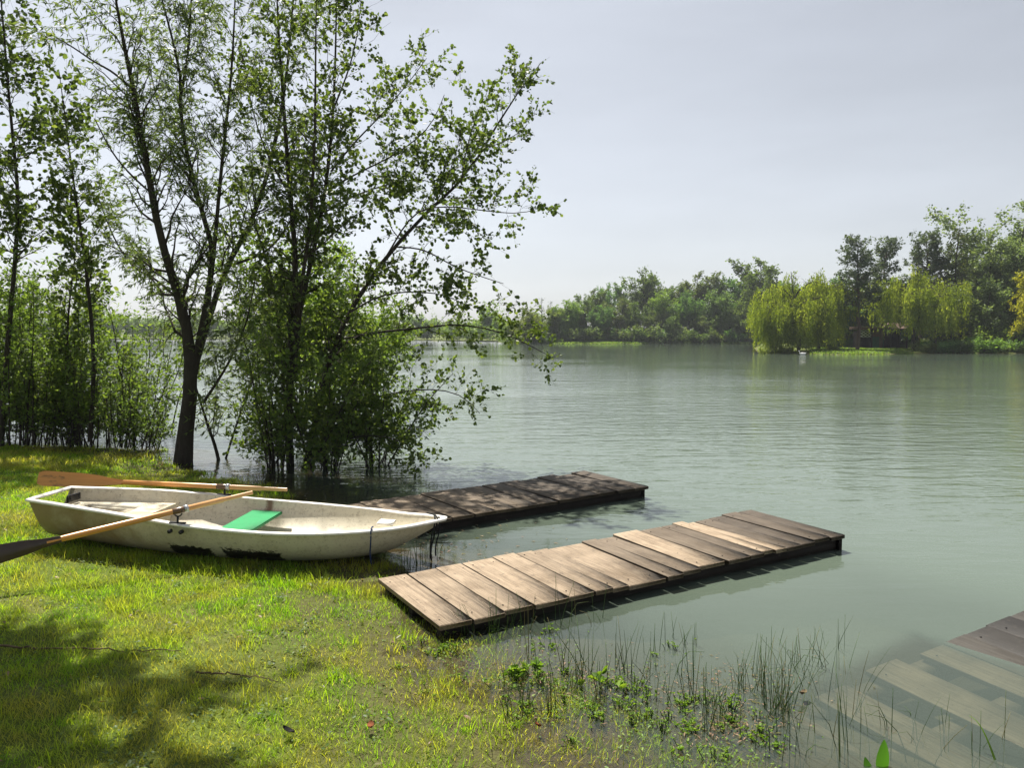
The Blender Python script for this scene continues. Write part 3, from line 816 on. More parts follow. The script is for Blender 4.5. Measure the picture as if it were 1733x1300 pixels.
# --- multi-stemmed pale willow standing in the water
g = np.random.default_rng(101)
YW = 11.2
W_px = [
 ([(309, 792), (312, 750), (318, 700), (325, 640), (318, 560), (308, 520), (296, 485, -.1), (268, 390, -.3), (254, 310, -.5), (240, 230, -.6), (222, 130, -.8), (202, 40, -1.), (186, -70, -1.2)], .225),
 ([(319, 690), (327, 620), (345, 540, .1), (356, 470, .2), (362, 420, .3), (336, 340, .3), (313, 250, .2), (303, 170, .2), (306, 100, .2), (285, 50, .1), (262, -60, 0)], .10),
 ([(321, 670), (332, 610), (352, 545, .3), (380, 455, .5), (412, 405, .7), (440, 340, .9), (462, 260, 1.), (480, 170, 1.2), (492, 60, 1.4), (500, -60, 1.5)], .10),
 ([(352, 520, .2), (362, 430, .3), (373, 300, .0), (384, 200, -.2), (394, 100, -.3), (400, -60, -.4)], .065),
 ([(372, 790, .3), (366, 760, .3), (350, 715, .2), (336, 670, .1), (325, 630, 0)], .055),
 ([(224, 150, -.8), (190, 120, -.9), (160, 105, -1.), (125, 80, -1.2), (90, 60, -1.4)], .03),
 ([(303, 175, .2), (318, 100, .3), (322, 20, .3), (328, -60, .4)], .045),
 ([(300, 505, 0), (262, 470, .2), (225, 455, .4), (190, 400, .5), (165, 330, .6)], .035),
 ([(378, 790, .4), (395, 735, .5), (410, 690, .7), (430, 630, .9), (445, 560, 1.1)], .035),
 ([(345, 680, 0), (372, 640, -.3), (395, 600, -.5), (420, 540, -.7), (432, 470, -.8)], .04),
 ([(385, 450, .5), (420, 440, .5), (455, 425, .4), (490, 380, .3), (515, 320, .2)], .04),
 ([(260, 330, -.5), (225, 300, -.7), (190, 260, -.9), (160, 200, -1.1)], .028),
 ([(312, 250, .2), (285, 215, .6), (262, 160, .9), (250, 90, 1.1)], .028)]
Ps, Rs = stems_from([p for p, r in W_px], YW, [r * .54 for p, r in W_px], g)
Rs[0] *= np.interp(np.arange(14), [0, 1, 3, 5, 13], [1.25, 1.05, .95, .72, .8])
Pb, Rb = spawn(g, Ps, Rs, 8.5, .25, 1.0, 1.15, .4, (25, 60), .25, .0, .10, rfac=.35)
Pt, Rt = spawn(g, Pb, Rb, 15.0, .10, 1.0, .42, .4, (25, 70), .0, -.30, .12, n=5, rfac=.5, rmin=.0022)
L1 = leaf_on(g, Pt, 42, .075, 'lance', spread=1.0, up=.35, droop=.5)
L2 = leaf_on(g, Pb, 5, .085, 'lance', t0=.3, spread=1.0, up=.35, droop=.5)
plant('willow_tree', (*at(316, 760, YW)[:2], -.15), [(Ps, Rs, 8), (Pb, Rb, 4), (Pt, Rt, 3)], [L1, L2], MT['bark'], MT['willow'],
      'tall pale-leaved tree with several forking trunks standing in the water left of the bushy tree', 'tree')

# --- alder with the long leaning limb
g = np.random.default_rng(202)
YA = 11.1
A_px = [
 ([(492, 805), (490, 760), (488, 700), (490, 640), (494, 560), (502, 470), (497, 390), (490, 320), (485, 250), (478, 150, -.1), (471, 50, -.2), (466, -70, -.3)], .11),
 ([(498, 640), (504, 540), (521, 468, .1), (545, 360, .1), (560, 250, .2), (567, 130, .3), (569, 30, .3), (570, -60, .3)], .075),
 ([(496, 620), (506, 500, -.2), (524, 400, -.4), (533, 250, -.6), (534, 100, -.7), (536, -50, -.8)], .06),
 ([(515, 800), (528, 740, .1), (545, 650, .1), (575, 560, .1), (602, 510, .1), (642, 448, .1), (710, 370, .1), (780, 308, .1), (820, 250, .1), (850, 195, .1), (888, 140, .1), (916, 105, .1)], .085),
 ([(560, 600, .1), (600, 568, .1), (650, 561, .1), (705, 556, .1), (765, 548, .1), (830, 556, .1), (885, 578, .1), (932, 604, .1)], .035),
 ([(535, 730, .1), (575, 700, .1), (620, 676, .1), (680, 662, .1), (740, 658, .1), (785, 670, .1), (812, 700, .1)], .03),
 ([(484, 720), (478, 620, .2), (470, 530, .3), (456, 450, .4), (430, 380, .5), (415, 300, .6)], .05),
 ([(655, 432, -.5), (700, 355, -.3), (760, 348, -.2), (830, 358, -.1), (880, 362, 0), (914, 352, 0)], .022),
 ([(668, 418, -.6), (715, 420, -.8), (770, 452, -1.), (820, 470, -1.1), (852, 480, -1.2)], .02),
 ([(560, 290, .2), (600, 240, .3), (650, 190, .4), (695, 135, .5), (722, 98, .5)], .026),
 ([(556, 320, .1), (610, 290, -.2), (670, 262, -.4), (730, 215, -.5), (752, 160, -.5)], .026),
 ([(548, 360, .1), (600, 330, .4), (660, 310, .6), (720, 300, .8), (770, 330, .9)], .024),
 ([(566, 180, .3), (590, 120, .2), (605, 60, .2), (612, -10, .1)], .025),
 ([(780, 308, -.7), (790, 250, -.6), (800, 215, -.5), (812, 180, -.5)], .014),
 ([(820, 250, -.7), (855, 240, -.8), (890, 215, -.9)], .012),
 ([(740, 340, -.6), (770, 270, -.8), (780, 220, -.9)], .013),
 ([(525, 770, -.2), (580, 745, -.6), (630, 735, -.8), (680, 745, -.9), (715, 775, -.9)], .022),
 ([(590, 530, -.4), (640, 500, -.1), (700, 492, .1), (760, 500, .2), (800, 525, .3)], .024),
 ([(490, 330), (450, 260, .3), (425, 180, .5), (410, 90, .6)], .026),
 ([(500, 440), (540, 420, -.6), (580, 380, -.9), (620, 350, -1.1)], .022),
 ([(480, 790, .2), (462, 740, .4), (440, 690, .5), (425, 640, .6)], .025),
 ([(505, 795, -.2), (540, 770, -.5), (565, 720, -.8), (600, 640, -1.), (640, 600, -1.1)], .025)]
Ps, Rs = stems_from([p for p, r in A_px], YA, [r * .55 for p, r in A_px], g, tip=.004)
Pb, Rb = spawn(g, Ps, Rs, 10.0, .18, 1.0, .90, .5, (35, 75), .18, .0, .10, rfac=.35)
Pt, Rt = spawn(g, Pb, Rb, 13.5, .10, 1.0, .34, .4, (30, 70), .05, -.08, .12, n=4, rfac=.5, rmin=.0020)
L1 = leaf_on(g, Pt, 36, .049, 'round', spread=1.1, up=.45, jit=.012)
L2 = leaf_on(g, Pb, 5, .062, 'round', t0=.3, spread=1.1, up=.45)
plant('alder_tree', (*at(492, 790, YA)[:2], -.2), [(Ps, Rs, 8), (Pb, Rb, 4), (Pt, Rt, 3)], [L1, L2], MT['bark'], MT['alder'],
      'dark round-leaved tree by the lake with one long limb leaning right over the water', 'tree')

def shrub(name, px, Y, stems, height_px, spread_px, seed, leafmat, label, cat, leaf=.06, shape='oval', dens=14, blen=.7, group=None, dpth=.6, r0=.02, tw=17.0, crown='crown', lean=0, basey=.15, t0=.15):
    g = np.random.default_rng(seed)
    u0, v0 = px
    L = []; R = []
    for k in range(stems):
        a = g.normal(); d0 = g.normal() * .25
        h = height_px * g.uniform(.38, 1.0)
        sx = np.clip(g.normal() * .5, -1.1, 1.1)
        top = u0 + sx * spread_px + lean + g.normal() * 14
        b = u0 + sx * spread_px * basey + g.normal() * 6
        dz = g.normal() * dpth
        L.append([(b, v0 + 6, d0), (b + (top - b) * .25 + g.normal() * 4, v0 - .3 * h, d0 + dz * .3), (b + (top - b) * .6 + g.normal() * 6, v0 - .65 * h, d0 + dz * .7), (top, v0 - h, d0 + dz)])
        R.append(r0 * g.uniform(.4, .9))
    Ps, Rs = stems_from(L, Y, R, g, tip=.003)
    Pb, Rb = spawn(g, Ps, Rs, 13.0, t0, 1.0, blen, .4, (25, 65), .15, -.05, .1, rfac=.4)
    Pt, Rt = spawn(g, Pb, Rb, tw, .15, 1.0, blen * .45, .4, (25, 70), .0, -.1, .12, n=4, rfac=.5, rmin=.002)
    Lf = [leaf_on(g, Pt, dens * 1.6, leaf, shape, spread=1.1, up=.45, jit=.012), leaf_on(g, Pb, dens * .5, leaf, shape, t0=.3, spread=1.1, up=.45)]
    b = at(u0, v0, Y)
    return plant(name, (b[0], b[1], b[2] - .05), [(Ps, Rs, 6), (Pb, Rb, 3), (Pt, Rt, 3)], Lf, MT['bark'], leafmat, label, cat, group, trunkname='stems', crownname=crown)

# bushes round the foot of the alder
shrub('waterside_bush', (560, 802), 10.8, 13, 250, 165, 31, MT['bush'], 'dense dark bush in the water right at the foot of the leaning tree', 'bush', .055, 'round', 8.5, .6, dpth=.5, lean=25, t0=.08)
shrub('waterside_bush', (470, 802), 10.9, 11, 300, 120, 32, MT['bush'], 'dark leafy bush between the two big trees, behind the stern of the farther dock', 'bush', .055, 'oval', 8.5, .6, dpth=.5, t0=.08)
shrub('waterside_bush', (635, 785), 11.0, 9, 200, 130, 33, MT['bush'], 'loose low bush hanging over the water beneath the leaning limb', 'bush', .055, 'oval', 13, .6, dpth=.4, lean=25, t0=.04)
shrub('bright_bush', (520, 705), 15.0, 16, 330, 150, 34, MT['bright'], 'light green bushy tree standing behind the leaning tree', 'tree', .07, 'oval', 14, .9, dpth=.8, r0=.035, t0=.3)
shrub('bright_bush', (610, 690), 16.5, 9, 190, 95, 35, MT['bright'], 'smaller light green bush seen through the leaning limb', 'bush', .07, 'oval', 14, .8, dpth=.8, t0=.2)

# --- saplings on the left bank
def sapling(pts, Y, r0, seed, label, leafmat=MT['alder'], leaf=.07, blen=.75, nb=4.2, dens=15, extra=(), t0=.3, shape='round'):
    g = np.random.default_rng(seed)
    L = [pts] + list(extra)
    Ps, Rs = stems_from(L, Y, [r0 * .75] + [r0 * .4] * len(extra), g, tip=.004)
    Pb, Rb = spawn(g, Ps, Rs, nb * 3, t0, 1.0, blen, .45, (35, 75), .12, -.02, .1, rfac=.4)
    Pt, Rt = spawn(g, Pb, Rb, 18, .12, 1.0, blen * .42, .4, (30, 70), .05, -.1, .12, n=4, rfac=.5, rmin=.002)
    Lf = [leaf_on(g, Pt, dens, leaf, shape, spread=1.1, up=.45, jit=.012), leaf_on(g, Pb, 5, leaf, shape, t0=.3, spread=1.1, up=.45)]
    b = at(pts[0][0], pts[0][1], Y)
    return plant('sapling_tree', (b[0], b[1], b[2] - .05), [(Ps, Rs, 7), (Pb, Rb, 4), (Pt, Rt, 3)], Lf, MT['bark'], leafmat, label, 'tree')
sapling([(2, 755), (4, 690), (14, 570), (26, 440), (32, 330), (20, 220), (10, 100), (2, 0), (-6, -90)], 12.2, .06, 41, 'slim dark tree at the left edge of the photo, reaching past the top', blen=1.0, nb=5.0, extra=[[(14, 560), (-25, 480, .3), (-60, 380, .5), (-80, 250, .6)]], t0=.35)
sapling([(152, 748), (156, 690), (160, 600), (146, 450), (126, 320), (114, 230), (106, 165), (100, 120)], 12.0, .05, 42, 'young dark tree in the middle of the left thicket, with a bent thin trunk', blen=.75, nb=5.0, t0=.35)
sapling([(128, 750), (122, 680), (112, 590), (118, 500), (128, 430), (132, 370)], 12.4, .035, 43, 'shorter thin tree leaning left beside the bent young tree', blen=.6, t0=.35, extra=[[(126, 740, .2), (140, 650, .3), (130, 540, .4), (140, 440, .5)]])
shrub('thicket_bush', (45, 748), 12.5, 19, 290, 80, 51, MT['bush'], 'leftmost bush of the thicket, bare stems below and leaves above', 'bush', .055, 'oval', 9, .55, t0=.10, basey=.55, r0=.017)
shrub('thicket_bush', (120, 748), 12.8, 18, 270, 70, 52, MT['bush'], 'bush crowding round the thin leaning tree in the left thicket', 'bush', .055, 'oval', 9, .5, t0=.10, basey=.55, r0=.017)
shrub('thicket_bush', (205, 752), 12.2, 17, 230, 90, 53, MT['bush'], 'many-stemmed bush at the right end of the left thicket, near the forked tree', 'bush', .055, 'oval', 8, .5, t0=.10, basey=.55, r0=.017, lean=12)
shrub('thicket_bush', (85, 735), 14.5, 14, 280, 130, 54, MT['bright'], 'sunlit light green bush showing behind the left thicket', 'bush', .07, 'oval', 14, .7, t0=.08, basey=.8, r0=.02)
shrub('thicket_bush', (-60, 745), 13.5, 14, 330, 110, 55, MT['bright'], 'light green bush behind the slim tree at the left edge', 'bush', .07, 'oval', 14, .7, t0=.3, basey=.8, r0=.025)
shrub('thicket_bush', (245, 735), 14.5, 9, 240, 80, 56, MT['bright'], 'thin pale bush between the left thicket and the forked tree', 'bush', .06, 'oval', 9, .6, t0=.4, basey=.6, r0=.02)

# tree added out of view at the left so its crown shades the lawn
g = np.random.default_rng(88)
b0 = np.array([-7.6, 6.4, gz(-7.6, 6.4)])
S_ = []
for k, (tx, ty, tz) in enumerate([(-4.9, 7.2, 7.6), (-3.6, 7.4, 6.9), (-3.1, 7.9, 7.0), (-4.4, 6.6, 6.8), (-5.4, 8.2, 7.6), (-4.2, 8.3, 7.4), (-2.9, 7.1, 6.7), (-4.0, 7.8, 6.6)]):
    tp = np.array([tx - .55, ty - .40, tz + .25]); S_.append(resample([b0 + g.normal(size=3) * .05 * np.array([1, 1, 0]), b0 * .75 + tp * .25 + np.array([-.3, 0, .5]), b0 * .4 + tp * .6 + np.array([-.2, 0, .6]), tp], 14))
Ps = np.array(S_); Rs = np.repeat((.085 * (1 - np.linspace(0, 1, 14)) ** .8 + .006)[None], 8, 0)
hi = lambda pos, t: pos[:, 2] > 5.2
Pb, Rb = spawn(g, Ps, Rs, 9, .5, 1.0, 1.0, .4, (30, 70), .25, .0, .10, rfac=.35, keep=hi)
Pt, Rt = spawn(g, Pb, Rb, 12, .10, 1.0, .4, .4, (30, 70), .05, -.05, .12, n=4, rfac=.5, rmin=.002, keep=lambda pos, t: pos[:, 2] > 5.4)
plant('alder_tree', b0, [(Ps, Rs, 8), (Pb, Rb, 4), (Pt, Rt, 3)], [leaf_on(g, Pt, 60, .075, 'round', spread=1.1, up=.45, jit=.03)], MT['bark'], MT['alder'],
      'unseen tree added beside the stern of the boat outside the left edge, its crown shading the lawn', 'tree')

shrub('thicket_bush', (20, 750), 12.9, 16, 170, 90, 57, MT['bush'], 'low dark undergrowth at the left edge, beneath the slim tree', 'bush', .05, 'oval', 10, .45, t0=.02, basey=.8, r0=.015)
shrub('thicket_bush', (160, 751), 12.6, 18, 150, 90, 58, MT['bush'], 'low dark undergrowth round the foot of the bent young tree', 'bush', .05, 'oval', 10, .45, t0=.02, basey=.8, r0=.015)
shrub('thicket_bush', (255, 757), 12.4, 9, 110, 45, 59, MT['bush'], 'low dark undergrowth at the lawn end beside the forked tree', 'bush', .045, 'oval', 14, .4, t0=.02, basey=.7, r0=.013)

# ------------------------------------------------------------------ trees across the lake
def far_tree(kind, h, seed, rel_w=1.0):
    """returns (wood, leafparts) of a tree standing at the origin"""
    g = np.random.default_rng(seed)
    lean = g.normal(size=2) * .03 * h
    n = 10; s = np.linspace(0, 1, n)
    trunk = np.stack([lean[0] * s ** 2 + np.cumsum(g.normal(size=n)) * .01 * h, lean[1] * s ** 2 + np.cumsum(g.normal(size=n)) * .01 * h, h * s * .97], 1)
    trunk -= trunk[0]
    Ps = trunk[None]; Rs = (.014 * h * (1 - s * .92) + .01)[None]
    if kind in ('round', 'light', 'silver'):
        ext = []
        for k in range(5):      # forks
            t0 = g.uniform(.18, .45); p0, _ = sample(Ps[:1], np.array([0]), np.array([t0]))
            a = g.uniform(0, 2 * np.pi); d = np.array([math.cos(a), math.sin(a), g.uniform(.9, 1.9)]); d /= np.linalg.norm(d)
            ln = h * g.uniform(.38, .62) * rel_w
            q = p0 + d * (ln * s)[:, None] + np.array([0, 0, 1.]) * (.12 * ln * s ** 2)[:, None] + np.cumsum(g.normal(size=(n, 3)), 0) * .008 * h
            ext.append(q)
        Ps = np.concatenate([Ps, np.array(ext)]); Rs = np.concatenate([Rs, np.repeat((.007 * h * (1 - s * .85))[None], 5, 0)])
        Pb, Rb = spawn(g, Ps, Rs, 48 / h, .12, 1.0, .27 * h * rel_w, .55, (35, 85), .12, -.06, .12)
        Pt, Rt = spawn(g, Pb, Rb, 5.0, .2, 1.0, .085 * h, .3, (30, 80), .1, -.1, .15, n=4)
        sz = .24 if kind != 'silver' else .20
        Lf = [leaf_on(g, Pt, 12.5 if kind != 'silver' else 14.0, sz, 'clump', spread=1.4, up=.35, jit=.14, tonefreq=.5)]
        return [(Ps, Rs, 6), (Pb, Rb, 3)], Lf
    if kind == 'poplar':
        ext = []
        for k in range(9):
            t0 = g.uniform(.12, .55); p0, _ = sample(Ps[:1], np.array([0]), np.array([t0]))
            a = g.uniform(0, 2 * np.pi); d = np.array([math.cos(a) * .42, math.sin(a) * .42, 1.0]); d /= np.linalg.norm(d)
            ln = h * (1 - t0) * g.uniform(.6, .98)
            q = p0 + d * (ln * s)[:, None] + np.cumsum(g.normal(size=(n, 3)), 0) * .006 * h
            ext.append(q)
        Ps = np.concatenate([Ps, np.array(ext)]); Rs = np.concatenate([Rs, np.repeat((.006 * h * (1 - s * .85))[None], 9, 0)])
        Pb, Rb = spawn(g, Ps, Rs, 46 / h, .1, 1.0, .13 * h * rel_w, .45, (25, 55), .35, .1, .1)
        Pt, Rt = spawn(g, Pb, Rb, 5.5, .15, 1.0, .06 * h, .3, (25, 70), .25, .0, .15, n=4)
        return [(Ps, Rs, 6), (Pb, Rb, 3)], [leaf_on(g, Pt, 10, .23, 'clump', spread=1.3, up=.3, jit=.1, tonefreq=.5)]
    if kind == 'pine':
        Pb, Rb = spawn(g, Ps, Rs, 12, .38, 1.0, .27 * h * rel_w, .72, (55, 90), .12, .12, .1)
        Pt, Rt = spawn(g, Pb, Rb, 5.5, .35, 1.0, .055 * h, .2, (30, 75), .35, .1, .15, n=4)
        dead, dr = spawn(g, Ps, Rs, 1.2, .15, .45, .12 * h, .3, (70, 95), -.1, -.1, .1)
        Lf = [leaf_on(g, Pt, 24, .20, 'lance', spread=2.0, up=.3, jit=.10, tonefreq=.6)]
        Lf.append(leaf_on(g, Pt, 9, .20, 'clump', spread=2.0, up=.3, jit=.08, tonefreq=.6))
        return [(Ps, Rs, 7), (Pb, Rb, 3), (dead, dr, 3)], Lf
    if kind == 'conifer':
        Pb, Rb = spawn(g, Ps, Rs, 13, .06, 1.0, .27 * h * rel_w, .85, (60, 95), .1, .08, .08)
        Pt, Rt = spawn(g, Pb, Rb, 4.5, .15, 1.0, .06 * h, .3, (30, 70), .1, -.1, .15, n=4)
        return [(Ps, Rs, 6), (Pb, Rb, 3)], [leaf_on(g, Pt, 12, .22, 'oval', spread=1.3, up=.25, jit=.08, tonefreq=.6)]
    if kind == 'bare':       # thin, sparse spruce-like tops
        Pb, Rb = spawn(g, Ps, Rs, 7, .25, 1.0, .15 * h, .75, (60, 95), .0, -.05, .1)
        Pt, Rt = spawn(g, Pb, Rb, 5, .25, 1.0, .05 * h, .3, (30, 70), .0, -.1, .15, n=4)
        return [(Ps, Rs, 6), (Pb, Rb, 3)], [leaf_on(g, Pt, 8, .2, 'oval', spread=1.3, up=.25, jit=.08)]
    if kind == 'bush':
        ext = []
        for k in range(9):
            a = g.uniform(0, 2 * np.pi); d = np.array([math.cos(a) * .8 * rel_w, math.sin(a) * .8 * rel_w, g.uniform(.5, 1.2)])
            ext.append(d * (h * .75 * s)[:, None] / np.linalg.norm(d) * g.uniform(.6, 1.) + np.cumsum(g.normal(size=(n, 3)), 0) * .01 * h)
        Ps = np.array(ext); Rs = np.repeat((.012 * h * (1 - s * .85))[None], 9, 0)
        Pb, Rb = spawn(g, Ps, Rs, 45 / h, .1, 1.0, .3 * h, .4, (35, 85), .1, -.1, .12)
        Pt, Rt = spawn(g, Pb, Rb, 4, .1, 1.0, .14 * h, .3, (30, 80), .0, -.1, .15, n=4)
        return [(Ps, Rs, 5), (Pb, Rb, 3)], [leaf_on(g, Pt, 10, .19, 'clump', spread=1.4, up=.35, jit=.08, tonefreq=.6)]
    if kind == 'weep':
        ext = []
        for k in range(11):
            t0 = g.uniform(.3, .62); p0, _ = sample(Ps[:1], np.array([0]), np.array([t0]))
            a = k * 2.4 + g.uniform(0, .6); out = h * g.uniform(.32, .66) * rel_w; rise = h * g.uniform(.18, .36)
            q = p0 + np.stack([math.cos(a) * out * s, math.sin(a) * out * s, rise * (1.7 * s - 1.15 * s ** 2)], 1) + np.cumsum(g.normal(size=(n, 3)), 0) * .008 * h
            ext.append(q)
        Ps[..., 2] *= .92
        Ps = np.concatenate([Ps, np.array(ext)]); Rs = np.concatenate([Rs * 1.3, np.repeat((.010 * h * (1 - s * .85))[None], 11, 0)])
        Pb, Rb = spawn(g, Ps, Rs, 36 / h, .30, 1.0, .18 * h, .2, (40, 90), .15, -.15, .1)
        # hanging strands
        src = np.concatenate([Pb.reshape(-1, 3)[::3], Ps[:, 5:].reshape(-1, 3)])
        low = .1 if seed < 24 else 1.6
        src = src[g.permutation(len(src))]
        nc = min(len(src), 210); per = 9
        c0 = src[:nc] + g.normal(size=(nc, 3)) * np.array([.25, .25, .2])
        lnc = g.uniform(.15, .78, nc) * h * .8
        src = np.repeat(c0, per, 0) + g.normal(size=(nc * per, 3)) * np.array([.17, .17, .22])
        K = len(src); m = 7; u = np.linspace(0, 1, m)
        ln = np.minimum(np.repeat(lnc, per) * g.uniform(.6, 1.05, K), src[:, 2] - low * g.uniform(.6, 2.2, K) - g.uniform(0, 1.2, K)); ln = np.maximum(ln, .3)
        hv = norm(src * np.array([1, 1, 0])) * (np.repeat(g.uniform(.0, .16, nc), per) * ln)[:, None]
        S = src[:, None] + hv[:, None] * np.sqrt(u)[None, :, None] - np.array([0, 0, 1.]) * (ln[:, None] * u)[..., None] + np.cumsum(g.normal(size=(K, m, 3)), 1) * .03
        tp = np.repeat(np.clip(g.normal(.5, .28, nc), 0, 1), per)
        L_ = [leaf_on(g, S, 5.5, .24, 'lance', t0=0, spread=.7, up=.15, droop=1.0, jit=.05, tonep=tp), leaf_on(g, S, 1.6, .20, 'oval', t0=0, spread=.7, up=.15, droop=1.0, jit=.08, tonep=tp)]
        return [(Ps, Rs, 6), (Pb, Rb, 3)], L_

PROTO = {}
def far_plant(kind, seed, h0, u, v, Y, h, label, leafmat, group=None, cat='tree', rel_w=1.0, bark='bark', name='broadleaf_tree', wide=1.0):
    """a tree at image column u standing at distance Y; copies share mesh data"""
    x = (u - CX) / FPX * Y
    z = gz(x, Y)
    key = (kind, seed, leafmat)
    g = np.random.default_rng(int(u * 13 + Y * 7) % 99991)
    if key not in PROTO:
        wood, lf = far_tree(kind, h0, seed, rel_w)
        o = plant(name, (0, 0, 0), wood, lf, MT[bark], MT[leafmat], label, cat, group)
        PROTO[key] = o
    else:
        o = copy_tree(PROTO[key]); o.name = name
        if 'group' in o: del o['group']
        tag(o, label, cat, group)
    o.location = (x, Y, z - .1)
    sc = h / h0
    o.scale = (sc * wide, sc * wide, sc)
    o.rotation_euler.z = g.uniform(0, 6.28)
    return o
def H(v_top, u, Y):       # height of something whose top shows at v_top
    return at(u, v_top, Y)[2] - gz((u - CX) / FPX * Y, Y)

# --- the wood on the far bank in the middle
G1 = 'trees of the wood across the lake'
lab_mid = 'mid green rounded tree in the wood across the lake'
lab_dark = 'dark green tree at the back of the wood across the lake'
spec = [
 ('round', 6, 'far_light', 868, 140, 543, 'small light green tree at the very left end of the far wood', None, 1.3), ('round', 3, 'far_light', 906, 141, 527, 'pale green tree behind the thin conifers of the far wood', None, 1.3), ('round', 6, 'far_light', 930, 137, 520, lab_mid, G1, 1.3), ('round', 1, 'far_light', 972, 138, 512, lab_mid, G1, 1.3),  # kind, seed, mat, u, Y, vtop, label, group
 ('round', 1, 'far_light', 893, 134, 521, 'light green rounded tree at the left end of the wood across the lake', None, 1.25),
 ('bare', 2, 'pine', 918, 138, 500, 'thin sparse conifer poking up at the left end of the far wood', None, 1),
 ('bare', 2, 'pine', 933, 139, 506, 'second, shorter thin conifer at the left end of the far wood', None, 1),
 ('round', 3, 'far_light', 955, 136, 506, 'yellow-green round tree second from the left end of the far wood', None, 1.1),
 ('round', 1, 'far', 984, 140, 500, lab_mid, G1, 1), ('poplar', 4, 'far', 1003, 143, 489, lab_dark, G1, 1.1),
 ('poplar', 5, 'far', 1030, 146, 480, 'dark ragged-topped tree left of the tallest tree in the far wood', None, 1.),
 ('round', 3, 'far', 1012, 136, 515, lab_mid, G1, 1), ('round', 6, 'far', 1047, 138, 505, lab_mid, G1, 1),
 ('poplar', 4, 'far', 1062, 148, 480, lab_dark, G1, 1.2),
 ('poplar', 5, 'far', 1094, 144, 453, 'tallest tufted tree in the middle of the far wood', None, 1.15),
 ('round', 1, 'far', 1075, 137, 512, lab_mid, G1, 1), ('poplar', 4, 'far', 1118, 147, 472, lab_dark, G1, 1.2),
 ('round', 6, 'far_light', 1128, 139, 492, 'bright olive rounded tree in the middle of the far wood', None, 1), ('poplar', 5, 'far', 1148, 146, 480, lab_dark, G1, 1.3),
 ('round', 3, 'far', 1105, 135, 525, lab_mid, G1, 1.1), ('poplar', 4, 'far', 1176, 146, 461, 'dark broad-topped tree right of the middle of the far wood', None, 1.2),
 ('poplar', 5, 'far', 1203, 147, 464, lab_dark, G1, 1.2), ('round', 1, 'far', 1165, 138, 494, lab_mid, G1, 1),
 ('round', 6, 'far', 1200, 138, 492, lab_mid, G1, 1.1), ('poplar', 4, 'far', 1232, 147, 475, lab_dark, G1, 1.3),
 ('round', 3, 'far', 1236, 138, 495, lab_mid, G1, 1.1), ('poplar', 5, 'far', 1256, 143, 462, lab_dark, G1, 1.2),
 ('poplar', 4, 'far', 1285, 136, 436, 'tall full poplar at the right end of the far wood, rising behind the weeping willow', None, 1.35),
 ('round', 1, 'far', 1270, 132, 490, lab_mid, G1, 1.1), ('round', 6, 'far', 1305, 134, 485, lab_mid, G1, 1.1),
 ('round', 3, 'far', 1325, 138, 475, lab_dark, G1, 1.1),
 ('round', 6, 'far', 1140, 134, 530, lab_mid, G1, 1.15), ('round', 1, 'far', 1185, 134, 535, lab_mid, G1, 1.1), ('round', 3, 'far', 1222, 134, 530, lab_mid, G1, 1.1), ('round', 6, 'far', 1258, 133, 530, lab_mid, G1, 1.1)]
G2 = 'low bushes along the far bank'
hh = {'round': 12., 'poplar': 15., 'bare': 11.}
for i, (k, sd, m, u, Y, vt, lb, gp, wd) in enumerate(spec):
    far_plant(k, sd, hh[k], u, Y, 0, None, '', m, gp) if False else None
    far_plant(k, sd, hh[k], u, 0, Y, H(vt, u, Y), lb, m, gp, wide=wd, name={'round': 'broadleaf_tree', 'poplar': 'poplar_tree', 'bare': 'conifer_tree'}[k])
for i, (u, Y, vt, lb, gp, m) in enumerate([(995, 133, 565, 'tawny reed-like bush on the far bank at the left of the small lawn', None, 'weep'), (1020, 134, 562, 'grey-green low bush on the far bank between the two lawns', None, 'silver'),
        (1065, 134, 540, 'low dark bush at the water under the far wood', G2, 'far'), (1090, 133, 535, 'low dark bush at the water under the far wood', G2, 'far'), (1122, 132.5, 528, 'big pale rounded bush bulging over the water in the middle of the far bank', None, 'silver'),
        (1155, 132, 545, 'low dark bush at the water under the far wood', G2, 'far'), (1185, 132, 540, 'low dark bush at the water under the far wood', G2, 'far'), (1215, 132, 542, 'low dark bush at the water under the far wood', G2, 'far'), (1245, 132, 540, 'low dark bush at the water under the far wood', G2, 'far'), (1272, 132, 545, 'low dark bush at the water under the far wood', G2, 'far'),
        (925, 134, 556, 'low dark bush at the water under the far wood', G2, 'far'), (960, 134, 560, 'low dark bush at the water under the far wood', G2, 'far'), (940, 136, 545, 'low dark bush at the water under the far wood', G2, 'far')]):
    far_plant('bush', 11, 5., u, 0, Y, H(vt, u, Y), lb, m, gp, cat='bush', name='far_bush')
gq = np.random.default_rng(55)
for u in range(858, 1296, 15):
    Y = 134.5 + gq.uniform(-.8, 3)
    far_plant('bush', 11 if u % 2 else 13, 5., u + gq.uniform(-5, 5), 0, Y, gq.uniform(2.6, 5.2) * (.7 if u < 930 else 1), 'dark shrub filling the foot of the wood across the lake', 'far', 'shrubs at the foot of the far wood', cat='bush', name='far_bush', wide=1.3)
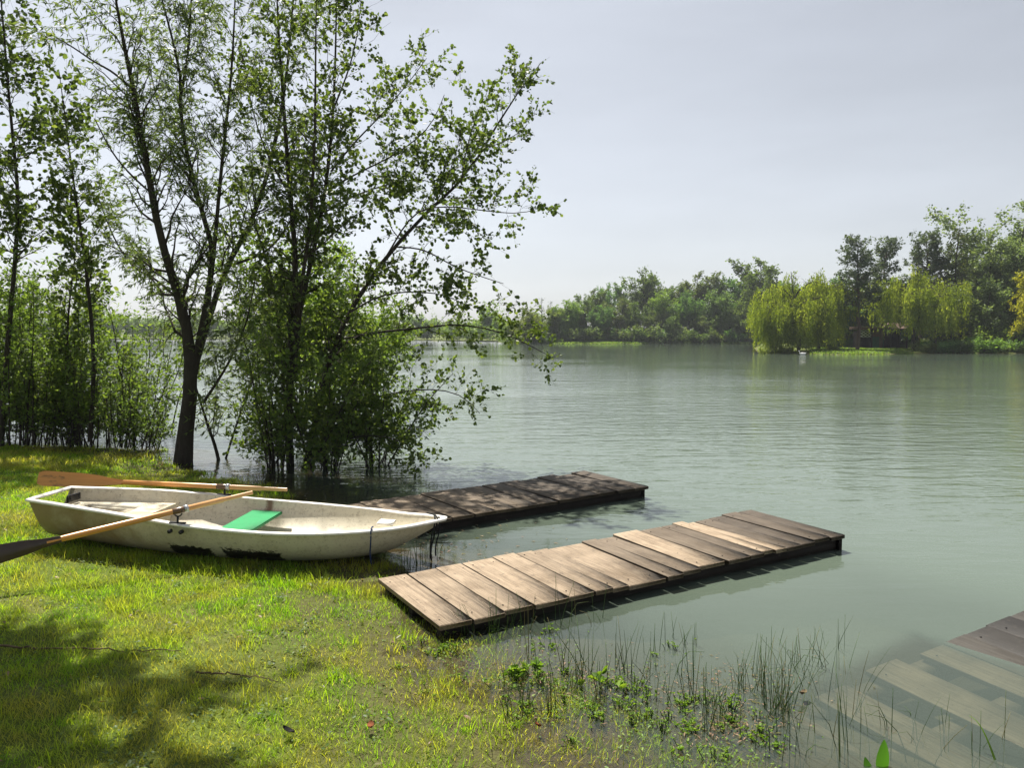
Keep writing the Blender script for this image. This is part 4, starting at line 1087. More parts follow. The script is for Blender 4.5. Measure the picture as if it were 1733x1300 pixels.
# --- the spit on the right
def fp(*a, **k): far_plant(*a, **k)
fp('weep', 21, 9., 1350, 0, 73, 1.16 * H(462, 1350, 73), 'wide weeping willow at the tip of the spit, trailing into the water', 'weep', name='weeping_willow', rel_w=.70)
fp('weep', 22, 9., 1312, 0, 72, 1.12 * H(490, 1312, 72), 'lower weeping willow at the very tip of the spit, left of the wide one', 'weep', name='weeping_willow', rel_w=.62)
fp('weep', 23, 9., 1385, 0, 76, 1.16 * H(464, 1385, 76), 'weeping willow half hidden behind the wide one, left of the pines', 'weep', name='weeping_willow', rel_w=.5)
fp('weep', 24, 9., 1545, 0, 74, 1.16 * H(452, 1545, 74), 'weeping willow with long yellow-green curtains in front of the hut', 'weep', name='weeping_willow', rel_w=.66)
fp('weep', 25, 9., 1580, 0, 75.5, 1.14 * H(470, 1580, 75.5), 'smaller weeping willow right of the curtained one', 'weep', name='weeping_willow', rel_w=.5)
fp('pine', 31, 13., 1450, 0, 74.5, H(402, 1450, 74.5), 'tall bare-stemmed pine standing beside the checked hut', 'pine', bark='bark_pine', name='pine_tree', wide=1.2)
fp('pine', 32, 12., 1490, 0, 79, H(406, 1490, 79), 'second pine, its crown right behind the bare-stemmed pine', 'pine', bark='bark_pine', name='pine_tree', wide=1.2)
fp('pine', 33, 13., 1556, 0, 82, H(392, 1556, 82), 'greyish pine rising behind the curtained weeping willow', 'pine', bark='bark_pine', name='pine_tree', wide=1.2)
fp('conifer', 34, 13., 1604, 0, 80, H(384, 1604, 80), 'pointed dark conifer between the greyish pine and the tall pale trees', 'cedar', name='conifer_tree', wide=1.1)
fp('silver', 35, 15., 1672, 0, 81, H(398, 1672, 81), 'airy pale-leaved tree right of the pointed conifer', 'silver', name='broadleaf_tree')
fp('silver', 36, 15., 1712, 0, 83, H(345, 1712, 83), 'tallest airy pale-leaved tree near the right edge of the photo', 'silver', name='broadleaf_tree', wide=1.15)
fp('silver', 35, 15., 1765, 0, 84, H(352, 1765, 84), 'airy pale-leaved tree cut by the right edge of the photo', 'silver', name='broadleaf_tree', wide=1.1)
fp('round', 6, 12., 1658, 0, 76, H(470, 1658, 76), 'leafy green tree overhanging the water near the right edge', 'silver', name='broadleaf_tree', wide=1.1)
fp('bush', 12, 5., 1690, 0, 73.5, H(520, 1690, 73.5), 'big fresh green bush at the water near the right edge', 'far_light', cat='bush', name='far_bush')
fp('bush', 12, 5., 1645, 0, 73, H(562, 1645, 73), 'low grey-green bush touching the water left of the big fresh green bush', 'silver', cat='bush', name='far_bush')
fp('round', 3, 12., 1752, 0, 72, H(448, 1752, 72), 'bright yellow-green tree at the right edge of the photo', 'yellow', name='broadleaf_tree', wide=.8)
fp('bush', 13, 4., 1716, 0, 72.5, H(575, 1716, 72.5), 'low yellow-green bush at the water by the right edge', 'yellow', cat='bush', name='far_bush')
G3 = 'dark trees filling the back of the spit'
for u, Y, vt in ((1415, 86, 470), (1440, 90, 480), (1470, 84, 490), (1505, 88, 470), (1530, 86, 480), (1575, 88, 465), (1625, 86, 470), (1650, 90, 450), (1695, 88, 455), (1735, 88, 450), (1790, 86, 440), (1400, 84, 500), (1370, 88, 480)):
    fp('round', 1 if Y % 4 else 3, 12., u, 0, Y, H(vt, u, Y), 'dark leafy tree filling in behind the willows and pines on the spit', 'far', group=G3, name='broadleaf_tree', wide=1.1)
G4 = 'undergrowth bushes on the spit'
for u, Y, vt in ((1425, 82, 565), (1440, 84, 560), (1500, 86, 556), (1560, 79, 560), (1600, 78, 560), (1625, 77, 555), (1580, 76, 575)):
    fp('bush', 11, 5., u, 0, Y, H(vt, u, Y), 'dark undergrowth bush between the trunks on the spit', 'far', group=G4, cat='bush', name='far_bush', wide=1.2)

for u in range(1376, 1840, 18):
    Y = gq.uniform(85, 95)
    fp('bush', 11 if u % 4 else 13, 5., u + gq.uniform(-6, 6), 0, Y, gq.uniform(3.2, 5.5), 'dark undergrowth bush between the trunks on the spit', 'far', group=G4, cat='bush', name='far_bush', wide=1.4)
for u, h_, m_ in ((1562, 1.5, 'far'), (1588, 1.9, 'far'), (1606, 1.3, 'silver'), (1628, 2.0, 'far'), (1668, 2.4, 'far_light'), (1700, 1.7, 'far'), (1728, 1.8, 'far_light'), (1750, 2.2, 'far'), (1780, 2.2, 'far'), (1410, 1.0, 'far_light'), (1300, 1.4, 'weep'), (1330, 1.2, 'weep')):
    fp('bush', 11 if m_ == 'far' else 13, 5., u, 0, 71.5, h_, 'low waterside bush along the edge of the spit', m_, group='low waterside bushes of the spit', cat='bush', name='far_bush', wide=1.5)
# --- far left shore: a distant wood reading as one mass
g = np.random.default_rng(77)
Vs, Fs, As, off = [], [], [], 0
wood, lf = far_tree('round', 9., 61); w2, lf2 = far_tree('poplar', 11., 62); wood3, lf3 = far_tree('bare', 12., 63)
NW = 190
for k in range(NW):
    u = -700 + 1566 * (k + g.uniform(-.4, .4)) / NW
    dsh = 1.9 * FPX / (np.interp(u, [-700, 0, 400, 700, 835, 862], [572.6, 574.5, 575, 576.5, 578.5, 581.2]) - 563)
    Y = dsh + g.uniform(.5, 9)
    x = (u - CX) / FPX * Y
    ch = g.choice(3, p=[.72, .16, .12]); lfx = (lf, lf2, lf3)[ch]
    sc = g.uniform(.42, .72) * (1.0 if u > 560 else 1.25) * (1.15 if ch else 1)
    a = g.uniform(0, 6.28); R = np.array([[math.cos(a), -math.sin(a), 0], [math.sin(a), math.cos(a), 0], [0, 0, 1]])
    for V, F, r in lfx:
        k_ = 5 if F.shape[1] == 5 else 6; nl_ = len(V) // k_; st_ = 4
        V2 = V.reshape(nl_, k_, 3); c_ = V2.mean(1, keepdims=True); V2 = (c_ + (V2 - c_) * 1.7)[::st_]; r2 = r.reshape(nl_, k_)[::st_]
        f1 = F.reshape(nl_, -1)[0].reshape(-1, F.shape[1])
        F2 = (np.arange(len(V2))[:, None, None] * k_ + f1[None]).reshape(-1, F.shape[1])
        Vs.append((V2.reshape(-1, 3) * sc * np.array([1.3, 1.3, 1])) @ R.T + np.array([x, Y, gz(x, Y) - .9 * sc])); Fs.append(F2 + off); As.append(r2.ravel()); off += V2.shape[0] * k_
fgroups = {}
for F in Fs: fgroups.setdefault(F.shape[1], []).append(F)
me = np_mesh('distant_wood', np.concatenate(Vs), [np.concatenate(f) for f in fgroups.values()], False, {'rnd': np.concatenate(As)})
tag(link('distant_wood', me, MT['far_light']), 'hazy green wood along the distant left shore of the lake', 'wood', None, 'stuff')

# --- the hut and the shelter on the spit
def mat_checker():
    t = NT('checked_boards'); o = t.coord()
    ck = t.n('ShaderNodeTexChecker', Vector=t.mapping(o, (1, 1, 1), (math.radians(45), 0, 0)), Color1=(0.02, 0.02, 0.022, 1), Color2=(0.42, 0.44, 0.45, 1), Scale=5.0).outputs[0]
    return t.done(t.pbr(ck, .6))
MT['check'] = mat_checker()
MT['hutwall'] = mat_plain('dark_board', (0.035, 0.028, 0.024), .8, .2, scale=5)
MT['hutgreen'] = mat_plain('dark_green_board', (0.02, 0.11, 0.07), .6, .3, scale=5)
MT['hutroof'] = mat_plain('brown_roofing', (0.13, 0.085, 0.065), .8, .2, scale=8)
YH = 79.0
def hutx(u): return (u - CX) / FPX * YH
zb = gz(hutx(1480), YH)
def hz(v): return at(1480, v, YH)[2]
hut = empty('lake_hut', (hutx(1478), YH + 1, zb)); tag(hut, 'small dark hut with a checked front and green boards behind the pine', 'hut')
o0 = np.array(hut.location)
def hb_(name, u0, u1, v0, v1, y0, y1, mat):
    mb = MB(); x0, x1 = hutx(u0), hutx(u1); z1, z0 = hz(v0), hz(v1)
    mb.box(np.array([(x0 + x1) / 2, (y0 + y1) / 2, (z0 + z1) / 2]) - o0, (x1 - x0, y1 - y0, z1 - z0), ch=.01)
    return mb.build(name, mat, hut)
hb_('wall', 1455, 1498, 566, 592, YH + 1.5, YH + 1.62, MT['hutwall'])
hb_('side_wall', 1454, 1457, 560, 592, YH, YH + 1.49, MT['hutwall'])
hb_('checked_panel', 1455, 1473, 560, 571, YH - .06, YH - .01, MT['check'])
hb_('post', 1472.5, 1475, 557, 592, YH - .12, YH + .0, MT['hutwall'])
hb_('green_boards', 1475.5, 1494, 570, 589, YH - .06, YH - .01, MT['hutgreen'])
hb_('board_panel', 1475.5, 1494, 559, 569.7, YH - .06, YH - .01, MT['hutroof'])
hb_('roof', 1450, 1498, 553, 557.5, YH - .5, YH + 2.0, MT['hutroof'])
sh_ = empty('open_shelter', (hutx(1522), YH + 1, zb)); tag(sh_, 'open brown-roofed shelter on posts behind the curtained weeping willow', 'shelter')
o0 = np.array(sh_.location); hut = sh_
mb = MB(); x0, x1 = hutx(1497) - o0[0], hutx(1545) - o0[0]; ze, zr = hz(556) - o0[2], hz(546) - o0[2]
mb.add([[x0, -1.8, ze], [x1, -1.8, ze], [x1 - .8, 0, zr], [x0 + .8, 0, zr], [x0, 1.8, ze], [x1, 1.8, ze]], [(0, 1, 2, 3), (3, 2, 5, 4), (0, 3, 4), (1, 5, 2)])
mb.add([[x0, -1.8, ze - .12], [x1, -1.8, ze - .12], [x1, 1.8, ze - .12], [x0, 1.8, ze - .12], [x0, -1.8, ze - .003], [x1, -1.8, ze - .003], [x1, 1.8, ze - .003], [x0, 1.8, ze - .003]], [(3, 2, 1, 0), (0, 1, 5, 4), (1, 2, 6, 5), (2, 3, 7, 6), (3, 0, 4, 7)])
mb.build('roof', MT['hutroof'], sh_)
for u in (1499, 1514, 1528, 1542):
    for yy in (-1.6, 1.5): hb_('post', u, u + 2.2, 557.3, 594, YH + 1 + yy, YH + 1.14 + yy, MT['hutwall'])
hb_('back_wall', 1500, 1543, 562, 592, YH + 2.75, YH + 2.85, MT['hutwall'])
# --- white water bird in front of the willow
MT['white'] = mat_plain('white_feathers', (0.8, 0.8, 0.78), .6, .2, var=.08)
b = on(1353, 600, 0)
bird = empty('water_bird', (b[0], b[1] - .8, 0)); bird.scale = (.7, .7, .7); tag(bird, 'small white water bird floating in front of the wide weeping willow', 'bird')
bm2 = bpy.data.meshes.new('body'); vs_ = []; 
mb = MB(); s = np.linspace(0, 1, 9)
mb.tube(np.stack([-.42 + .8 * s, 0 * s, .10 + .10 * (2 * s - 1) ** 2], 1), .02 + .16 * np.sin(np.pi * np.clip(s, .05, .97)) ** .7, 10)
mb.tube(resample([[-.33, 0, .14], [-.44, 0, .30], [-.40, 0, .45], [-.46, 0, .50], [-.55, 0, .47]], 12), np.linspace(.06, .03, 12), 8)
mb.build('body', MT['white'], bird, True)

# ------------------------------------------------------------------ grass, rushes, water plants
g = np.random.default_rng(5)
def blades(pos, h, wdt, lean, g, rnd=None, segs=3, curve=.5):
    """tapering curved blades: pos (N,3), h (N,), width (N,)"""
    N = len(pos); a = g.uniform(0, 2 * np.pi, N); ld = np.stack([np.cos(a), np.sin(a), 0 * a], 1)
    b = a + np.pi / 2 + g.normal(size=N) * .6; wd_ = np.stack([np.cos(b), np.sin(b), 0 * b], 1)
    V = []
    lv = np.linspace(0, 1, segs)
    for u in lv[:-1]:
        c = pos + ld * (lean * h * (u * (1 - curve) + curve * u * u))[:, None] + np.array([0, 0, 1.]) * (h * u * (1 - .25 * u * np.minimum(lean, 1.2)))[:, None]
        ww = (wdt * (1 - .55 * u) * .5)[:, None]
        V += [c - wd_ * ww, c + wd_ * ww]
    V.append(pos + ld * (lean * h)[:, None] + np.array([0, 0, 1.]) * (h * (1 - .25 * np.minimum(lean, 1.2)))[:, None])
    k = len(V); V = np.stack(V, 1)
    base = np.arange(N)[:, None] * k
    Q = np.concatenate([base + np.array([2 * i, 2 * i + 1, 2 * i + 3, 2 * i + 2]) for i in range(segs - 2)]) if segs > 2 else np.zeros((0, 4), int)
    Tt = base + np.array([k - 3, k - 2, k - 1])
    r = g.uniform(0, 1, N) if rnd is None else rnd
    return V.reshape(-1, 3), Q, Tt, np.repeat(r, k)
def scatter(n, x0, x1, y0, y1):
    return np.stack([g.uniform(x0, x1, n), g.uniform(y0, y1, n)], 1)
def in_view(P, pad=.35):
    return (np.abs(P[:, 0]) < .67 * P[:, 1] + pad) & (P[:, 1] > 2.6)
parts = []
for (n, x0, x1, y0, y1, hh_, ww_) in ((330000, -6.5, 1.2, 2.3, 6.4, .040, .0034), (230000, -10, -.2, 6.0, 10.5, .050, .0050), (110000, -13, -4, 10, 15.6, .06, .008)):
    P = scatter(n, x0, x1, y0, y1); P = P[in_view(P, 1.0)]
    Z, D, _ = ground_z(P)
    nz = .5 + .5 * wob(P[:, 0], P[:, 1], 2.1, 4) ; n2 = .5 + .5 * wob(P[:, 0], P[:, 1], 5.7, 9)
    bare = np.clip((.5 + .5 * wob(P[:, 0], P[:, 1], 1.9, 6) + .25 * wob(P[:, 0], P[:, 1], 7.0, 2) - .58) / .2, 0, 1)
    pr = np.clip((Z + .006 + .03 * n2) / .05, 0, 1) * (.35 + .65 * n2) * (1 - .55 * bare)
    k = g.uniform(0, 1, len(P)) < pr
    P, Z, nz, n2 = P[k], Z[k], nz[k], n2[k]
    h = hh_ * (.55 + .9 * nz) * g.uniform(.5, 1.5, len(P)) * (1 + .5 * (g.uniform(0, 1, len(P)) > .97))
    parts.append(blades(np.column_stack([P, Z - .004]), h, ww_ * g.uniform(.6, 1.3, len(P)), g.uniform(.3, 1.3, len(P)), g, np.where(g.uniform(0, 1, len(P)) < .05, 1.0, np.clip(g.normal(.48, .2, len(P)) + .25 * (n2 - .5), 0, .92))))
# sparser, taller blades wading into the wet margin
P = np.array([on(740 + t * 520 + a, 1090 + t * 195 + b, 0)[:2] for t, a, b in zip(g.uniform(0, 1, 16000), g.normal(size=16000) * 55, g.normal(size=16000) * 40)])
Z, D, _ = ground_z(P); n2 = .5 + .5 * wob(P[:, 0], P[:, 1], 9.7, 3)
k = (Z > -.07) & (g.uniform(0, 1, len(P)) < np.clip(n2 * 1.6 - .35, .03, 1) * np.clip(1 + Z / .09, .1, 1)); P, Z = P[k], Z[k]
parts.append(blades(np.column_stack([P, Z - .004]), np.maximum(-Z, 0) + g.uniform(.015, .055, len(P)), g.uniform(.003, .0065, len(P)), g.uniform(.2, 1.0, len(P)), g, np.clip(g.normal(.6, .2, len(P)), 0, 1)))
# taller tufts here and there, along the shadow of the boat and the edge of the water
tc = scatter(650, -6, 1.0, 2.6, 9.5); tc = tc[in_view(tc, .3)]; Zt, Dt, _ = ground_z(tc); tc = tc[(Zt > -.012)]
tc = np.concatenate([tc, np.array([on(u + g.normal() * 8, v + g.normal() * 5, .04)[:2] for u, v in [(x, 950 + (x - 100) * .09) for x in range(100, 640, 9)]])])
P = np.repeat(tc, 34, axis=0) + g.normal(size=(len(tc) * 34, 2)) * .045
Z, D, _ = ground_z(P); k = Z > -.03; P, Z = P[k], Z[k]
parts.append(blades(np.column_stack([P, Z - .004]), g.uniform(.04, .125, len(P)), g.uniform(.003, .0055, len(P)), g.uniform(.2, .9, len(P)), g, np.clip(g.normal(.45, .2, len(P)), 0, 1)))
def stuff_mesh(name, parts, mat, label, cat):
    Vs, Q, T, A, off = [], [], [], [], 0
    for V, q, t, a in parts:
        Vs.append(V); Q.append(q + off); T.append(t + off); A.append(a); off += len(V)
    me = np_mesh(name, np.concatenate(Vs), [np.concatenate(Q), np.concatenate(T)], False, {'rnd': np.concatenate(A)})
    return tag(link(name, me, mat), label, cat, None, 'stuff')
stuff_mesh('grass', parts, MT['grass'], 'short sunlit yellow-green grass of the near bank', 'grass')
# grass on the far banks
P = scatter(90000, 22, 75, 64, 84); Z, D, D2 = ground_z(P); k = (D2 > .02) & (D2 < 9) & (P[:, 0] / P[:, 1] > .385) & (P[:, 0] / P[:, 1] < .50 + .02 * np.sin(P[:, 1] * 2)); P, Z = P[k], Z[k]
P2 = scatter(50000, -2, 50, 128, 141); Z2, _, D2 = ground_z(P2); k = (D2 > .1) & (D2 < 6); P2, Z2 = P2[k], Z2[k]
pp = [blades(np.column_stack([P, Z - .02]), g.uniform(.08, .24, len(P)), g.uniform(.04, .09, len(P)), g.uniform(.3, 1, len(P)), g), blades(np.column_stack([P2, Z2 - .02]), g.uniform(.1, .4, len(P2)), g.uniform(.07, .14, len(P2)), g.uniform(.3, 1, len(P2)), g)]
stuff_mesh('bank_grass', pp, MT['far_light'], 'grass strip along the water on the far banks', 'grass')

# rush tufts: each a thing
RG = 'rush tufts in the shallows'
def rush(x, y, n, h, label, group=None, spread=.05, lean=.22, seed=0):
    gg = np.random.default_rng(seed)
    z = min(gz(x, y), -.01)
    mb = MB()
    for k in range(n):
        bx, by = gg.normal(size=2) * spread
        hh2 = h * gg.uniform(.45, 1.1) - z; a = gg.uniform(0, 6.28); ln = abs(gg.normal()) * lean
        u = np.linspace(0, 1, 5)
        pts = np.stack([bx + math.cos(a) * ln * hh2 * u ** 1.6, by + math.sin(a) * ln * hh2 * u ** 1.6, hh2 * u * (1 - .12 * ln * u)], 1)
        if gg.uniform() < .14:      # a bent-over stem
            pts[3:] += np.stack([np.array([.03, .09]) * math.cos(a), np.array([.03, .09]) * math.sin(a), np.array([-.02, -.11])], 1) * (hh2 / .4)
        mb.tube(pts, np.linspace(.0026, .0009, 5) * gg.uniform(.7, 1.2), 4, a=gg.uniform(0, .85) if gg.uniform() < .85 else 1.0)
    o = mb.build('rush_tuft', MT['reed']); o.location = (x, y, z)
    return tag(o, label, 'rushes', group)
lab_r = 'thin dark rush stems standing in the shallow water'
special = [((1312, 1205), 34, .24, 'dense dark tuft of rushes, the thickest clump in the shallows', .045), ((1212, 1215), 16, .26, 'rush clump growing out of a pinkish weed mat', .05),
           ((1172, 1180), 7, .34, 'tall straight rush stems left of the thickest clump', .02), ((1448, 1170), 3, .36, 'lone tall rush with a dry tip right of the thickest clump', .012)]
for i, ((u, v), n, h, lb, sp) in enumerate(special):
    p = on(u, v, 0); rush(p[0], p[1], n, h, lb, None, sp, seed=900 + i)
gg = np.random.default_rng(12)
spots = []
for k in range(84):
    u = gg.uniform(860, 1440); v = 1085 + gg.beta(1.6, 1.6) * 165 + max(0, (1000 - u)) * -.12
    if u > 1330 and v > 1190: continue
    spots.append((u, v))
for u in (790, 830, 870, 905, 940, 985, 1020): spots += [(u + gg.uniform(-15, 15), 1075 - (u - 790) * .12 + gg.uniform(-8, 20)) for _ in range(2)]
for u, v in ((1430, 1215), (1475, 1240), (1510, 1235), (1560, 1250), (1600, 1230), (1640, 1262), (1700, 1255), (1420, 1270), (1385, 1262), (1340, 1270), (1290, 1275), (1660, 1290), (1545, 1215)): spots.append((u, v))
for i, (u, v) in enumerate(spots):
    p = on(u, v, 0)
    rush(p[0], p[1], int(gg.integers(1, 6)), gg.uniform(.14, .34), lab_r, RG, gg.uniform(.015, .05), .25, seed=i)
for i, (u, v, n) in enumerate(((742, 935, 5), (725, 950, 6), (705, 955, 6), (690, 962, 8), (735, 915, 3))):
    p = on(u, v, 0); rush(p[0], p[1], n, gg.uniform(.15, .26), 'thin rush stems standing at the bow of the boat', 'rushes at the bow', .03, .25, seed=300 + i)

# small leafy water plants
WG = 'leafy plants in the wet margin'
def leafy(x, y, n, size, h, label, group=None, seed=0, mat='plant', shape='oval'):
    gg = np.random.default_rng(seed)
    z = max(gz(x, y), -.06)
    pos, d, st = [], [], []
    for k in range(n):
        a = gg.uniform(0, 6.28); r = abs(gg.normal()) * size * (1.5 if size > .03 else 3.2)
        c = np.array([math.cos(a) * r, math.sin(a) * r, max(0, -z) + h * gg.uniform(.2, 1.0)])
        st.append(np.stack([np.array([0, 0, 0]), np.array([c[0] * .7, c[1] * .7, c[2] * .6]), c]))
        for j in range(5):
            b = gg.uniform(0, 6.28); pos.append(c); d.append([math.cos(b), math.sin(b), gg.uniform(.1, .9)])
    V, F, a = leaves(gg, np.array(pos), np.array(d), size, shape, .5)
    root = empty('water_plant', (x, y, z)); tag(root, label, 'plant', group)
    link('leaves', np_mesh('leaves', V, F, False, {'rnd': a}), MT[mat], root)
    S = np.array(st); Vt, Ft = tubes([(S, np.full(S.shape[:2], .0018), 4)])
    link('stems', np_mesh('stems', Vt, Ft, True), MT['reed'], root)
    return root
p = on(872, 1148, 0); leafy(p[0], p[1], 24, .032, .055, 'bright green leafy plant clump in the shallows in front of the pale dock', None, 1)
p = on(1020, 1168, 0); leafy(p[0], p[1], 5, .055, .08, 'single small broad-leaved green shoot right of the bright clump', None, 2)
p = on(905, 1140, 0); leafy(p[0], p[1], 14, .031, .05, 'bright green leafy clump touching the bigger clump on its right', None, 4)
for i in range(75):
    t = gg.uniform(0, 1); u = 740 + t * 560 + gg.normal() * 55; v = 1085 + t * 195 + gg.normal() * 42
    if v > 1296 or u > 1400: continue
    p = on(u, v, 0)
    leafy(p[0], p[1], int(gg.integers(5, 18)), gg.uniform(.009, .019), gg.uniform(.015, .05), 'small fresh green leafy plant growing in the wet margin of the bank', WG, 20 + i)
# broad pointed leaf shoot and a long arched blade at the lower right
MT['sheen'] = mat_leaf('glossy_leaf', [(0, (0.05, 0.17, 0.02)), (1, (0.09, 0.24, 0.03))], .4, 1.5)
p = on(1492, 1318, -.05)
root = empty('broad_leaf_plant', p); tag(root, 'broad pointed bright green leaf shoot rising from the water at the bottom edge', 'plant')
for (dx, h, w_, a, nm) in ((0, .165, .028, .1, 'leaf'), (-.045, .085, .018, -.25, 'leaf')):
    u = np.linspace(0, 1, 12); ww = w_ * np.sin(np.pi * u ** .8) ** .8 + .0012
    cl = np.stack([dx + math.sin(a) * h * u, .02 * u ** 2, h * u], 1)
    mb = MB(); mb.grid(np.stack([cl + np.stack([-ww, .25 * ww, 0 * ww], 1), cl, cl + np.stack([ww, .25 * ww, 0 * ww], 1)], 1)); mb.build(nm, MT['sheen'], root, True)
pA, pB = on(1692, 1310, -.05), at(1640, 1212, on(1692, 1310, -.05)[1] + .15)
c = resample([pA, pA * .6 + pB * .4 + np.array([.0, 0, .05]), pA * .2 + pB * .8 + np.array([.01, 0, .03]), pB], 14)
ww = np.linspace(.008, .0015, 14)[:, None] * np.array([[1, .3, 0]])
mb = MB(); mb.grid(np.stack([c - ww, c + ww], 1)); tag(mb.build('grass_blade', MT['plant'], None, True), 'single long arching yellow-green grass blade at the lower right corner', 'grass blade')

# pond weed: floating scraps in the shallows
def scraps(n, umin, umax, vmin, vmax, size, seed, cx_=None):
    gs = np.random.default_rng(seed); pos = []
    for k in range(n):
        u, v = (gs.uniform(umin, umax), gs.uniform(vmin, vmax)) if cx_ is None else (cx_[0] + gs.normal() * umin, cx_[1] + gs.normal() * vmin)
        p = on(u, v, .004 + gs.uniform(0, .006)); pos.append(p)
    pos = np.array(pos); a = gs.uniform(0, 6.28, n)
    return leaves(gs, pos, np.stack([np.cos(a), np.sin(a), .05 * gs.normal(size=n)], 1), size, 'lance', .93)
MT['weed'] = mat_leaf('pond_weed', [(0, (0.05, 0.045, 0.02)), (.4, (0.12, 0.12, 0.03)), (.75, (0.22, 0.13, 0.09)), (1, (0.30, 0.22, 0.14))], .25)
sc_ = [scraps(450, 80, 0, 24, 0, .024, 3, (1215, 1160)), scraps(300, 50, 0, 16, 0, .028, 4, (1235, 1225)), scraps(450, 150, 0, 42, 0, .022, 5, (990, 1215)), scraps(250, 60, 0, 40, 0, .02, 6, (770, 1110)), scraps(250, 60, 0, 20, 0, .03, 8, (940, 1150)), scraps(160, 90, 0, 25, 0, .045, 9, (760, 915))]
Vs = np.concatenate([s[0] for s in sc_]); offs = np.cumsum([0] + [len(s[0]) for s in sc_[:-1]])
tag(link('pond_weed', np_mesh('pond_weed', Vs, np.concatenate([s[1] + o for s, o in zip(sc_, offs)]), False, {'rnd': np.concatenate([s[2] for s in sc_])}), MT['weed']), 'scattered brown and pinkish floating weed in the shallows', 'pond weed', None, 'stuff')
gs = np.random.default_rng(61); N_ = 3200
P = np.array([on(735 + t * 540 + a, 1085 + t * 195 + b, 0) for t, a, b in zip(gs.uniform(0, 1, N_), gs.normal(size=N_) * 60, gs.normal(size=N_) * 42)])
keep_ = (.5 + .5 * wob(P[:, 0], P[:, 1], 8.7, 1)) > gs.uniform(.2, .95, N_); P = P[keep_]
P[:, 2] = np.maximum(ground_z(P)[0], 0) + gs.uniform(.003, .012, len(P)); a_ = gs.uniform(0, 6.28, len(P))
V, F, A_ = leaves(gs, P, np.stack([np.cos(a_), np.sin(a_), .25 * np.abs(gs.normal(size=len(P)))], 1), .016, 'oval', .85)
tag(link('floating_leaves', np_mesh('floating_leaves', V, F, False, {'rnd': A_}), MT['plant']), 'tiny green leaves floating and sprouting along the wet margin', 'water plants', None, 'stuff')
# clover and other low weeds in the lawn, and leaf litter
cl = scatter(900, -6, .6, 2.6, 9.5); cl = cl[in_view(cl, .3)]; cl = cl[ground_z(cl)[0] > .01]
cl = np.repeat(cl, 16, 0) + gs.normal(size=(len(cl) * 16, 2)) * np.repeat(gs.uniform(.015, .06, len(cl)), 16)[:, None]
P = np.column_stack([cl, ground_z(cl)[0] + gs.uniform(.008, .035, len(cl))]); a_ = gs.uniform(0, 6.28, len(P))
V, F, A_ = leaves(gs, P, np.stack([np.cos(a_), np.sin(a_), .3 * gs.normal(size=len(P))], 1), .017, 'round', .8, np.clip(gs.normal(.4, .25, len(P)), 0, 1) if False else None)
tag(link('lawn_weeds', np_mesh('lawn_weeds', V, F, False, {'rnd': A_}), MT['bush']), 'low clover-like weeds growing in patches through the lawn', 'weeds', None, 'stuff')
lt = scatter(520, -6.5, .8, 2.6, 11); lt = lt[in_view(lt, .3)]; lt = lt[ground_z(lt)[0] > -.005]
P = np.column_stack([lt, ground_z(lt)[0] + gs.uniform(.012, .035, len(lt))]); a_ = gs.uniform(0, 6.28, len(P))
V, F, A_ = leaves(gs, P, np.stack([np.cos(a_), np.sin(a_), .3 * gs.normal(size=len(P))], 1), .034, 'oval', .8)
tag(link('leaf_litter', np_mesh('leaf_litter', V, F, False, {'rnd': A_}), MT['weed']), 'scattered small brown dead leaves lying in the grass', 'leaf litter', None, 'stuff')
# litter: dead leaves, a bit of bark, a stick, a dry branch, driftwood
MT['dead'] = mat_plain('dead_leaf', (0.28, 0.09, 0.03), .7, .2, .5, 30)
MT['straw'] = mat_plain('dry_stick', (0.30, 0.22, 0.13), .8, .2, .5, 20)
MT['black'] = mat_plain('black_bark', (0.018, 0.016, 0.015), .8, .3, .4, 30)
def litter(name, u, v, size, mat, label, cat, seed, zz=.01):
    gs = np.random.default_rng(seed); p = on(u, v, .1); p[2] = max(gz(p[0], p[1]), 0) + zz
    n = 7; V = []
    for i, x in enumerate(np.linspace(-1, 1, n)):
        w_ = (1 - x * x) ** .7 * .55 + .03
        for y in (-1, 0, 1): V.append([x * size, y * w_ * size, (abs(y) * .25 + .25 * x * x + gs.normal() * .06) * size])
    V = np.array(V).reshape(n, 3, 3); mb = MB(); mb.grid(V); mb.grid(V[:, ::-1] - np.array([0, 0, .08 * size]))
    o = mb.build(name, mat); o.location = p + np.array([0, 0, .03]); o.rotation_euler = (gs.normal() * .3, gs.normal() * .3, gs.uniform(0, 6.28))
    tag(o, label, cat)
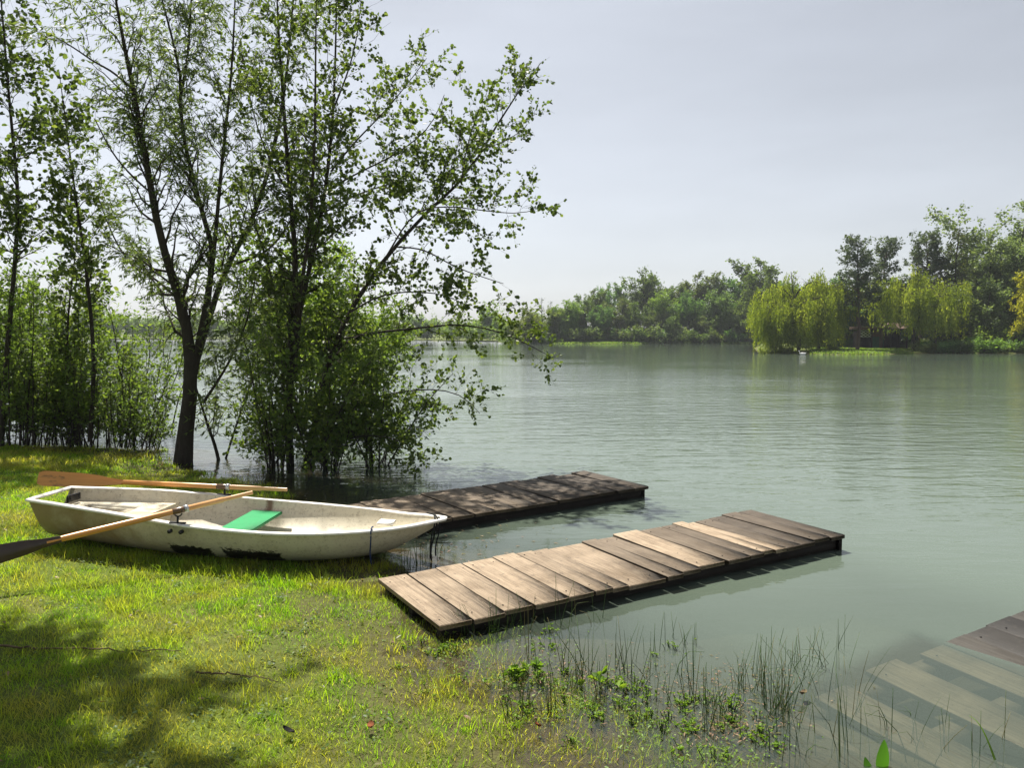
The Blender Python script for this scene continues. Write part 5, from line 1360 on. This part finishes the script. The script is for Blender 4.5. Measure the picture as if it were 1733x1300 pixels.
litter('bark_scrap', 487, 1228, .030, MT['black'], 'curled black scrap of bark lying on the sunlit grass', 'bark', 1)
litter('dead_leaf', 627, 1212, .028, MT['dead'], 'curled rusty dead leaf on the grass right of the black bark scrap', 'leaf', 2)
litter('dead_leaf', 910, 1208, .024, MT['dead'], 'reddish dead leaf among the water plants of the margin', 'leaf', 3)
litter('dead_leaf', 1360, 1155, .03, MT['straw'], 'pale dry leaf floating beside the rushes right of the thickest clump', 'leaf', 4)
def stick(name, pts, r, mat, label, cat, zoff=.02):
    W3 = []
    for u, v in pts:
        p = on(u, v, .12); p = on(u, v, gz(p[0], p[1]) + zoff); p[2] = max(gz(p[0], p[1]), 0) + zoff; W3.append(p)
    mb = MB(); mb.tube(resample(W3, 22) + np.random.default_rng(len(pts)).normal(size=(22, 3)) * .006, np.linspace(r, r * .35, 22), 7); tag(mb.build(name, mat, None, True), label, cat)
stick('dry_stick', [(-10, 1094), (60, 1097), (140, 1096), (220, 1102), (305, 1101)], .007, MT['straw'], 'long dry stick lying in the grass at the left edge of the lawn', 'stick', .025)
stick('dry_stick', [(330, 1136), (400, 1142), (470, 1150)], .006, MT['straw'], 'shorter dry stick lying in the sunlit grass right of the long one', 'stick', .035)
stick('driftwood', [(800, 900), (815, 893), (826, 886)], .012, MT['black'], 'dark bit of driftwood floating between the two docks', 'driftwood', .005)

# ------------------------------------------------------------------ air
mz = bpy.data.materials.new('haze'); mz.use_nodes = True; nt = mz.node_tree; nt.nodes.clear()
pv = nt.nodes.new('ShaderNodeVolumePrincipled'); om = nt.nodes.new('ShaderNodeOutputMaterial')
pv.inputs['Color'].default_value = (0.86, 0.92, 1.0, 1); pv.inputs['Density'].default_value = 0.00035; pv.inputs['Anisotropy'].default_value = 0.3
nt.links.new(pv.outputs[0], om.inputs['Volume'])
mb = MB(); mb.box((0, 300, 21), (1400, 900, 52)); hz_ = mb.build('haze', mz); hz_.data.update()
tag(hz_, kind='stuff'); hz_['label'] = 'thin bluish summer haze over the lake'; hz_['category'] = 'haze'
cy.volume_step_rate = 1.0; cy.volume_bounces = 0
